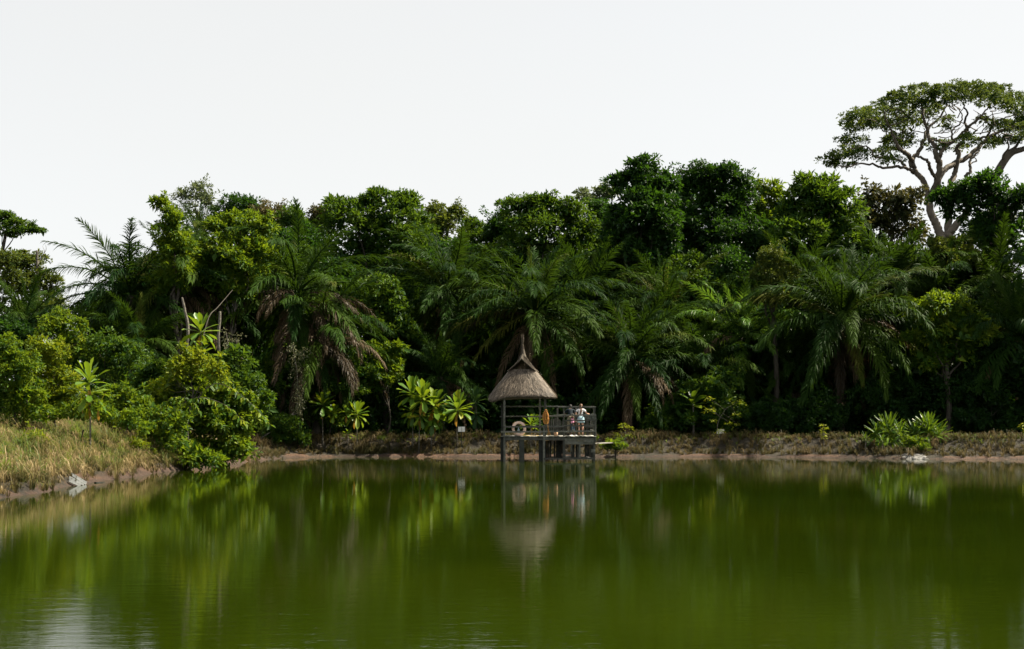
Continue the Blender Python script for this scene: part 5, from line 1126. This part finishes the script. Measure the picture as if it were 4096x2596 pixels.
M['black'] = simple_mat('black_strap', (.012, .012, .014), (.02, .02, .022), 9, rough=.6)

def skin_obj(name, chains, mat, parent, sub=2):
    """chains: lists of (point, radius); the first chain's first vertex is the root; later chains may start at (chain, index)"""
    vs = []; es = []; rad = []; roots = []; ids = []
    for ch in chains:
        row = []; start = 0
        if ch[0] == 'at': row.append(ids[ch[1]][ch[2]]); pts = ch[3]
        else: pts = ch; roots.append(len(vs))
        for p, r in pts:
            vs.append(tuple(p)); rad.append(r); row.append(len(vs) - 1)
        es += [(row[i], row[i + 1]) for i in range(len(row) - 1)]; ids.append(row)
    me = bpy.data.meshes.new(name); me.from_pydata(vs, es, []); me.update(); me.materials.append(M[mat])
    o = link(name, me, parent); s = o.modifiers.new('skin', 'SKIN'); s.use_smooth_shade = True
    for i, sv in enumerate(me.skin_vertices[0].data):
        r = rad[i]; sv.radius = (r, r) if np.isscalar(r) else r; sv.use_root = i in roots
    b = o.modifiers.new('sub', 'SUBSURF'); b.levels = sub; b.render_levels = sub; return o

def hand(wrist, palm_dir, thumb_side, s=1.0, curl=.5):
    """palm chain and five bent fingers of unequal length rooted in the palm"""
    w = np.array(wrist, float); d = unit(np.array(palm_dir, float)); t = np.array(thumb_side, float); t = unit(t - d * np.dot(t, d)); n = np.cross(d, t)
    dn = n if n[2] < 0 else -n; ch = []
    palm = w + d * .085 * s; ch.append([(w, .024 * s), (w + d * .04 * s, .030 * s), (palm, .030 * s)])
    for k, ln in enumerate((.072, .080, .074, .058)):
        b = w + d * .07 * s + t * (.027 - .018 * k) * s; k1 = b + d * ln * .45 * s + dn * .1 * curl * ln * s; k2 = k1 + d * ln * .3 * s + dn * .45 * curl * ln * s; k3 = k2 + d * ln * .15 * s + dn * .5 * curl * ln * s
        ch.append([(b, .0095 * s), (k1, .0090 * s), (k2, .0085 * s), (k3, .0075 * s)])
    b = w + d * .03 * s + t * .024 * s; ch.append([(b, .012 * s), (b + t * .03 * s + d * .025 * s, .010 * s), (b + t * .038 * s + d * .055 * s + dn * .01 * s, .009 * s)])
    return ch

def person(label, loc, face, H, joints, skin, seedl=0):
    """one continuous body; joints in metres for a figure H tall, x to its right, y forward"""
    r = empty('person', loc, label, 'person'); r.rotation_euler = (0, 0, face); k = H / 1.65; J = {n: np.array(p) * k for n, p in joints.items()}
    ch = [[(J['pelvis'], (.125 * k, .095 * k)), (J['waist'], (.105 * k, .08 * k)), (J['chest'], (.125 * k, .09 * k)), (J['collar'], (.10 * k, .07 * k)), (J['neck'], .048 * k), (J['jaw'], .058 * k), (J['head'], (.078 * k, .092 * k)), (J['crown'], .06 * k)]]
    hands = []
    for s in ('r', 'l'):
        sg = 1 if s == 'r' else -1
        ch.append(('at', 0, 0, [(J['hip_' + s], .085 * k), ((J['hip_' + s] * .5 + J['knee_' + s] * .5), .070 * k), (J['knee_' + s], .050 * k), (J['knee_' + s] * .6 + J['ankle_' + s] * .4 + np.array([0, -.012, 0]) * k, .050 * k), (J['ankle_' + s], .034 * k), (J['ankle_' + s] + np.array([sg * .01, .05, -.04]) * k, .034 * k), (J['ankle_' + s] + np.array([sg * .02, .14, -.052]) * k, .026 * k)]))
        ch.append(('at', 0, 3, [(J['sh_' + s], .052 * k), ((J['sh_' + s] + J['el_' + s]) / 2, .043 * k), (J['el_' + s], .036 * k), ((J['el_' + s] * .6 + J['wr_' + s] * .4), .036 * k), (J['wr_' + s], .024 * k)]))
        hands.append(hand(J['wr_' + s], J['wr_' + s] - J['el_' + s], np.array([-sg, .2, .2]), k))
    for h in hands: ch += h
    hd = J['head']; f = unit(J.get('look', np.array([0, 1, 0.])))
    ch.append([(hd + f * .075 * k, .012 * k), (hd + f * .105 * k - np.array([0, 0, .022]) * k, .012 * k), (hd + f * .095 * k - np.array([0, 0, .035]) * k, .012 * k)])     # nose
    sdv = np.array([f[1], -f[0], 0])
    for sg in (-1, 1): ch.append([(hd + sdv * sg * .078 * k + [0, 0, .012 * k], .012 * k), (hd + sdv * sg * .082 * k - [0, 0, .022 * k], .010 * k)])                             # ears
    skin_obj('body', ch, skin, r, 2)
    for sg in (-1, 1):
        m = MB(); e = hd + f * .082 * k + sdv * sg * .032 * k + np.array([0, 0, .008]) * k; m.tube([e, e + f * .006 * k], .010 * k, 8); m.build('eye', M['black'], r)
    m = MB(); e = hd + f * .088 * k - np.array([0, 0, .058]) * k; m.tube([e - sdv * .022 * k, e + sdv * .022 * k], .006 * k, 6); m.build('mouth', M['leather'], r)
    return r, J, k

def loft(name, rings, mat, parent, n=18, thick=.006):
    """rings: (centre, rx, ry)"""
    V = []; Fc = []
    for c, rx, ry in rings:
        for i in range(n): a = 2 * math.pi * i / n; V.append(np.array(c) + [rx * math.cos(a), ry * math.sin(a), 0])
    for j in range(len(rings) - 1):
        for i in range(n): Fc.append((j * n + i, j * n + (i + 1) % n, (j + 1) * n + (i + 1) % n, (j + 1) * n + i))
    m = MB(); m.add(V, Fc); o = m.build(name, M[mat], parent, smooth=True); s = o.modifiers.new('solid', 'SOLIDIFY'); s.thickness = thick; return o
def cap_hair(name, c, f, k, mat, parent, back=.03, r=.098):
    V = []; Fc = []; n, mm = 16, 9; f = np.array(f)
    for j in range(mm):
        th = math.pi * .62 * j / (mm - 1)
        for i in range(n):
            a = 2 * math.pi * i / n; d = np.array([math.sin(th) * math.cos(a), math.sin(th) * math.sin(a), math.cos(th)]); fr = max(0, np.dot(d[:2], f[:2]))
            V.append(np.array(c) + d * r * k * np.array([.92, 1.08, 1.05]) + [0, 0, .025 * k + .05 * k * fr * (j / mm) ** 2] - f * .012 * k)
    for j in range(mm - 1):
        for i in range(n): Fc.append((j * n + i, (j + 1) * n + i, (j + 1) * n + (i + 1) % n, j * n + (i + 1) % n))
    m = MB(); m.add(V, Fc); return m.build(name, M[mat], parent, smooth=True)

STD = dict(pelvis=(0, 0, .90), waist=(0, 0, 1.03), chest=(0, 0, 1.19), collar=(0, 0, 1.34), neck=(0, .005, 1.42), jaw=(0, .015, 1.475), head=(0, .012, 1.54), crown=(0, 0, 1.60),
           hip_r=(.09, 0, .86), hip_l=(-.09, 0, .86), knee_r=(.10, .02, .47), knee_l=(-.10, .01, .47), ankle_r=(.10, 0, .085), ankle_l=(-.10, 0, .085),
           sh_r=(.175, 0, 1.335), sh_l=(-.175, 0, 1.335), el_r=(.32, .02, 1.12), el_l=(-.24, .0, 1.08), wr_r=(.36, .22, 1.13), wr_l=(-.22, .2, 1.10))
def sleeves(J, k, name, mat, parent, frac=.55, r=.064, torso=None):
    t = torso or [('waist', (.128, .103)), ('chest', (.142, .108)), ('collar', (.115, .085))]
    ch = [[(J['waist'] - np.array([0, 0, .06]) * k, (.128 * k, .106 * k))] + [(J[n], (rr[0] * k, rr[1] * k)) for n, rr in t]]
    for s in ('r', 'l'): ch.append(('at', 0, 3, [(J['sh_' + s], r * k), (J['sh_' + s] * (1 - frac) + J['el_' + s] * frac, r * .98 * k)]))
    return skin_obj(name, ch, mat, parent, 2)

# woman in white T-shirt, back to the camera
xw = (2323 - 2048) / F * 68.7
w, J, k = person('woman in white T-shirt and light denim skirt with long ponytail, leaning on the railing', (xw, 68.72, DZ), R(-4), 1.66, {**STD, 'head': (.015, .03, 1.535), 'crown': (.015, .02, 1.595), 'waist': (0, .0, 1.03), 'el_r': (.33, .03, 1.14), 'wr_r': (.42, .26, 1.12), 'el_l': (-.27, -.03, 1.12), 'wr_l': (-.26, .24, 1.12), 'knee_l': (-.085, .015, .47), 'ankle_l': (-.085, -.01, .085)}, 'skin_l')
tee = sleeves(J, k, 'tshirt', 'tee', w)
loft('skirt', [((0, 0, .995 * k), .150 * k, .118 * k), ((0, 0, .90 * k), .178 * k, .140 * k), ((0, 0, .78 * k), .200 * k, .155 * k), ((0, 0, .655 * k), .210 * k, .165 * k)], 'denim', w)
hb = cap_hair('hair', J['head'], (0, 1, 0), k, 'hair_b', w)
m = MB(); m.tube(spline([J['head'] + [0, -.10 * k, .02 * k], J['head'] + [.015, -.135 * k, -.06 * k], (.02, -.15, 1.30 * k), (-.005, -.145, 1.16 * k), (-.035, -.135, 1.06 * k)], 4), np.interp(np.linspace(0, 1, 17), [0, .15, .6, 1], [.03, .042, .045, .012]), 9); m.build('ponytail', M['hair_b'], hb, smooth=True)
m = MB(); m.tube([(.115 * k, -.085, 1.37 * k), (.03 * k, -.135, 1.22 * k), (-.10 * k, -.13, 1.05 * k), (-.19 * k, -.05, .93 * k)], .011, 6); m.build('bag_strap', M['black'], w)
m = MB(); m.box((-.215 * k, -.02, .80 * k), (-.215 * k, -.02, .95 * k), .16, .06, (1, 0, 0), 3, .004); m.build('shoulder_bag', M['black'], w, bevel=.012)
for s, sg in (('r', 1), ('l', -1)):
    a = J['sh_' + s] * .55 + J['el_' + s] * .45; d = unit(J['el_' + s] - J['sh_' + s]); m = MB(); m.tube([a - d * .008, a + d * .008], .069 * k, 14, False); m.build('sleeve_stripe', M['navy'], tee)
    e = J['ankle_' + s]; m = MB(); m.box(e + [sg * .005, -.06, -.074], e + [sg * .015, .19, -.074], .085, .024, (0, 0, 1), 4, .002); sn = m.build('sandal', M['leather'], w, bevel=.006)
    m = MB(); m.tube([e + [-.045, .06, -.06], e + [0, .07, -.005], e + [.045, .06, -.06]], .008, 5); m.build('sandal_strap', M['leather'], sn)

# girl in pink, turned right
xg = (2290 - 2048) / F * 68.1
g_, J, k = person('small girl in pink sleeveless top standing left of the woman', (xg, 68.15, DZ), R(-62), 1.19, {**STD, 'head': (0, .02, 1.50), 'jaw': (0, .02, 1.44), 'crown': (0, .01, 1.58), 'el_r': (.20, .02, 1.06), 'wr_r': (.16, .24, .98), 'el_l': (-.20, .05, 1.07), 'wr_l': (-.14, .27, 1.0), 'knee_r': (.12, .06, .47), 'ankle_r': (.14, .10, .085), 'ankle_l': (-.09, -.08, .085)}, 'skin_d')
skin_obj('sleeveless_top', [[(J['pelvis'] - np.array([0, 0, .06]) * k, (.165 * k, .13 * k)), (J['waist'], (.138 * k, .108 * k)), (J['chest'], (.140 * k, .108 * k)), (J['collar'] - np.array([0, 0, .02]) * k, (.10 * k, .078 * k))]], 'pink', g_)
skin_obj('leggings', [[(J['pelvis'], (.13 * k, .105 * k)), (J['pelvis'] - np.array([0, 0, .03]) * k, .10 * k)]] + [('at', 0, 1, [(J['hip_' + s], .092 * k), (J['hip_' + s] * .4 + J['knee_' + s] * .6, .068 * k), (J['knee_' + s], .060 * k), (J['knee_' + s] * .35 + J['ankle_' + s] * .65, .050 * k)]) for s in 'rl'], 'jeans', g_)
cap_hair('hair', J['head'], (0, 1, 0), k, 'hair_k', g_, r=.094)
m = MB(); m.tube([J['head'] + [0, -.09 * k, .05 * k], J['head'] + [0, -.14 * k, .03 * k], J['head'] + [0, -.16 * k, -.04 * k]], [.03, .035, .012], 8); m.build('hair_tuft', M['hair_k'], g_, smooth=True)
for s, sg in (('r', 1), ('l', -1)):
    e = J['ankle_' + s]; m = MB(); m.box(e + [0, -.05, -.055], e + [sg * .01, .13, -.055], .065, .035, (0, 0, 1), 4, .002); m.build('shoe', M['tee'], g_, bevel=.008)

# man in navy shirt behind the girl, bending towards the railing
xm = (2281 - 2048) / F * 68.9
mn, J, k = person('man in dark navy shirt and khaki trousers behind the girl, bent over the railing', (xm, 68.85, DZ), R(6), 1.72, {**STD, 'waist': (0, .03, 1.02), 'chest': (.01, .09, 1.17), 'collar': (.02, .17, 1.30), 'neck': (.03, .23, 1.36), 'jaw': (.04, .27, 1.40), 'head': (.045, .29, 1.455), 'crown': (.045, .28, 1.52), 'sh_r': (.20, .15, 1.28), 'sh_l': (-.17, .15, 1.28), 'el_r': (.27, .26, 1.05), 'el_l': (-.24, .22, 1.05), 'wr_r': (.20, .44, 1.04), 'wr_l': (-.16, .42, 1.04), 'look': (0, .9, -.3)}, 'skin_d')
sleeves(J, k, 'shirt', 'navy', mn, .7, .068)
skin_obj('trousers', [[(J['waist'] - np.array([0, .01, .03]) * k, (.132 * k, .105 * k)), (J['pelvis'], (.142 * k, .115 * k)), (J['pelvis'] - np.array([0, 0, .03]) * k, .11 * k)]] + [('at', 0, 2, [(J['hip_' + s], .10 * k), (J['hip_' + s] * .5 + J['knee_' + s] * .5, .082 * k), (J['knee_' + s], .068 * k), (J['ankle_' + s], .060 * k)]) for s in 'rl'], 'khaki', mn)
cap_hair('hair', J['head'], (0, 1, 0), k, 'hair_k', mn, r=.094)
for s, sg in (('r', 1), ('l', -1)):
    e = J['ankle_' + s]; m = MB(); m.box(e + [0, -.07, -.065], e + [sg * .01, .19, -.065], .09, .05, (0, 0, 1), 4, .002); m.build('shoe', M['black'], mn, bevel=.012)
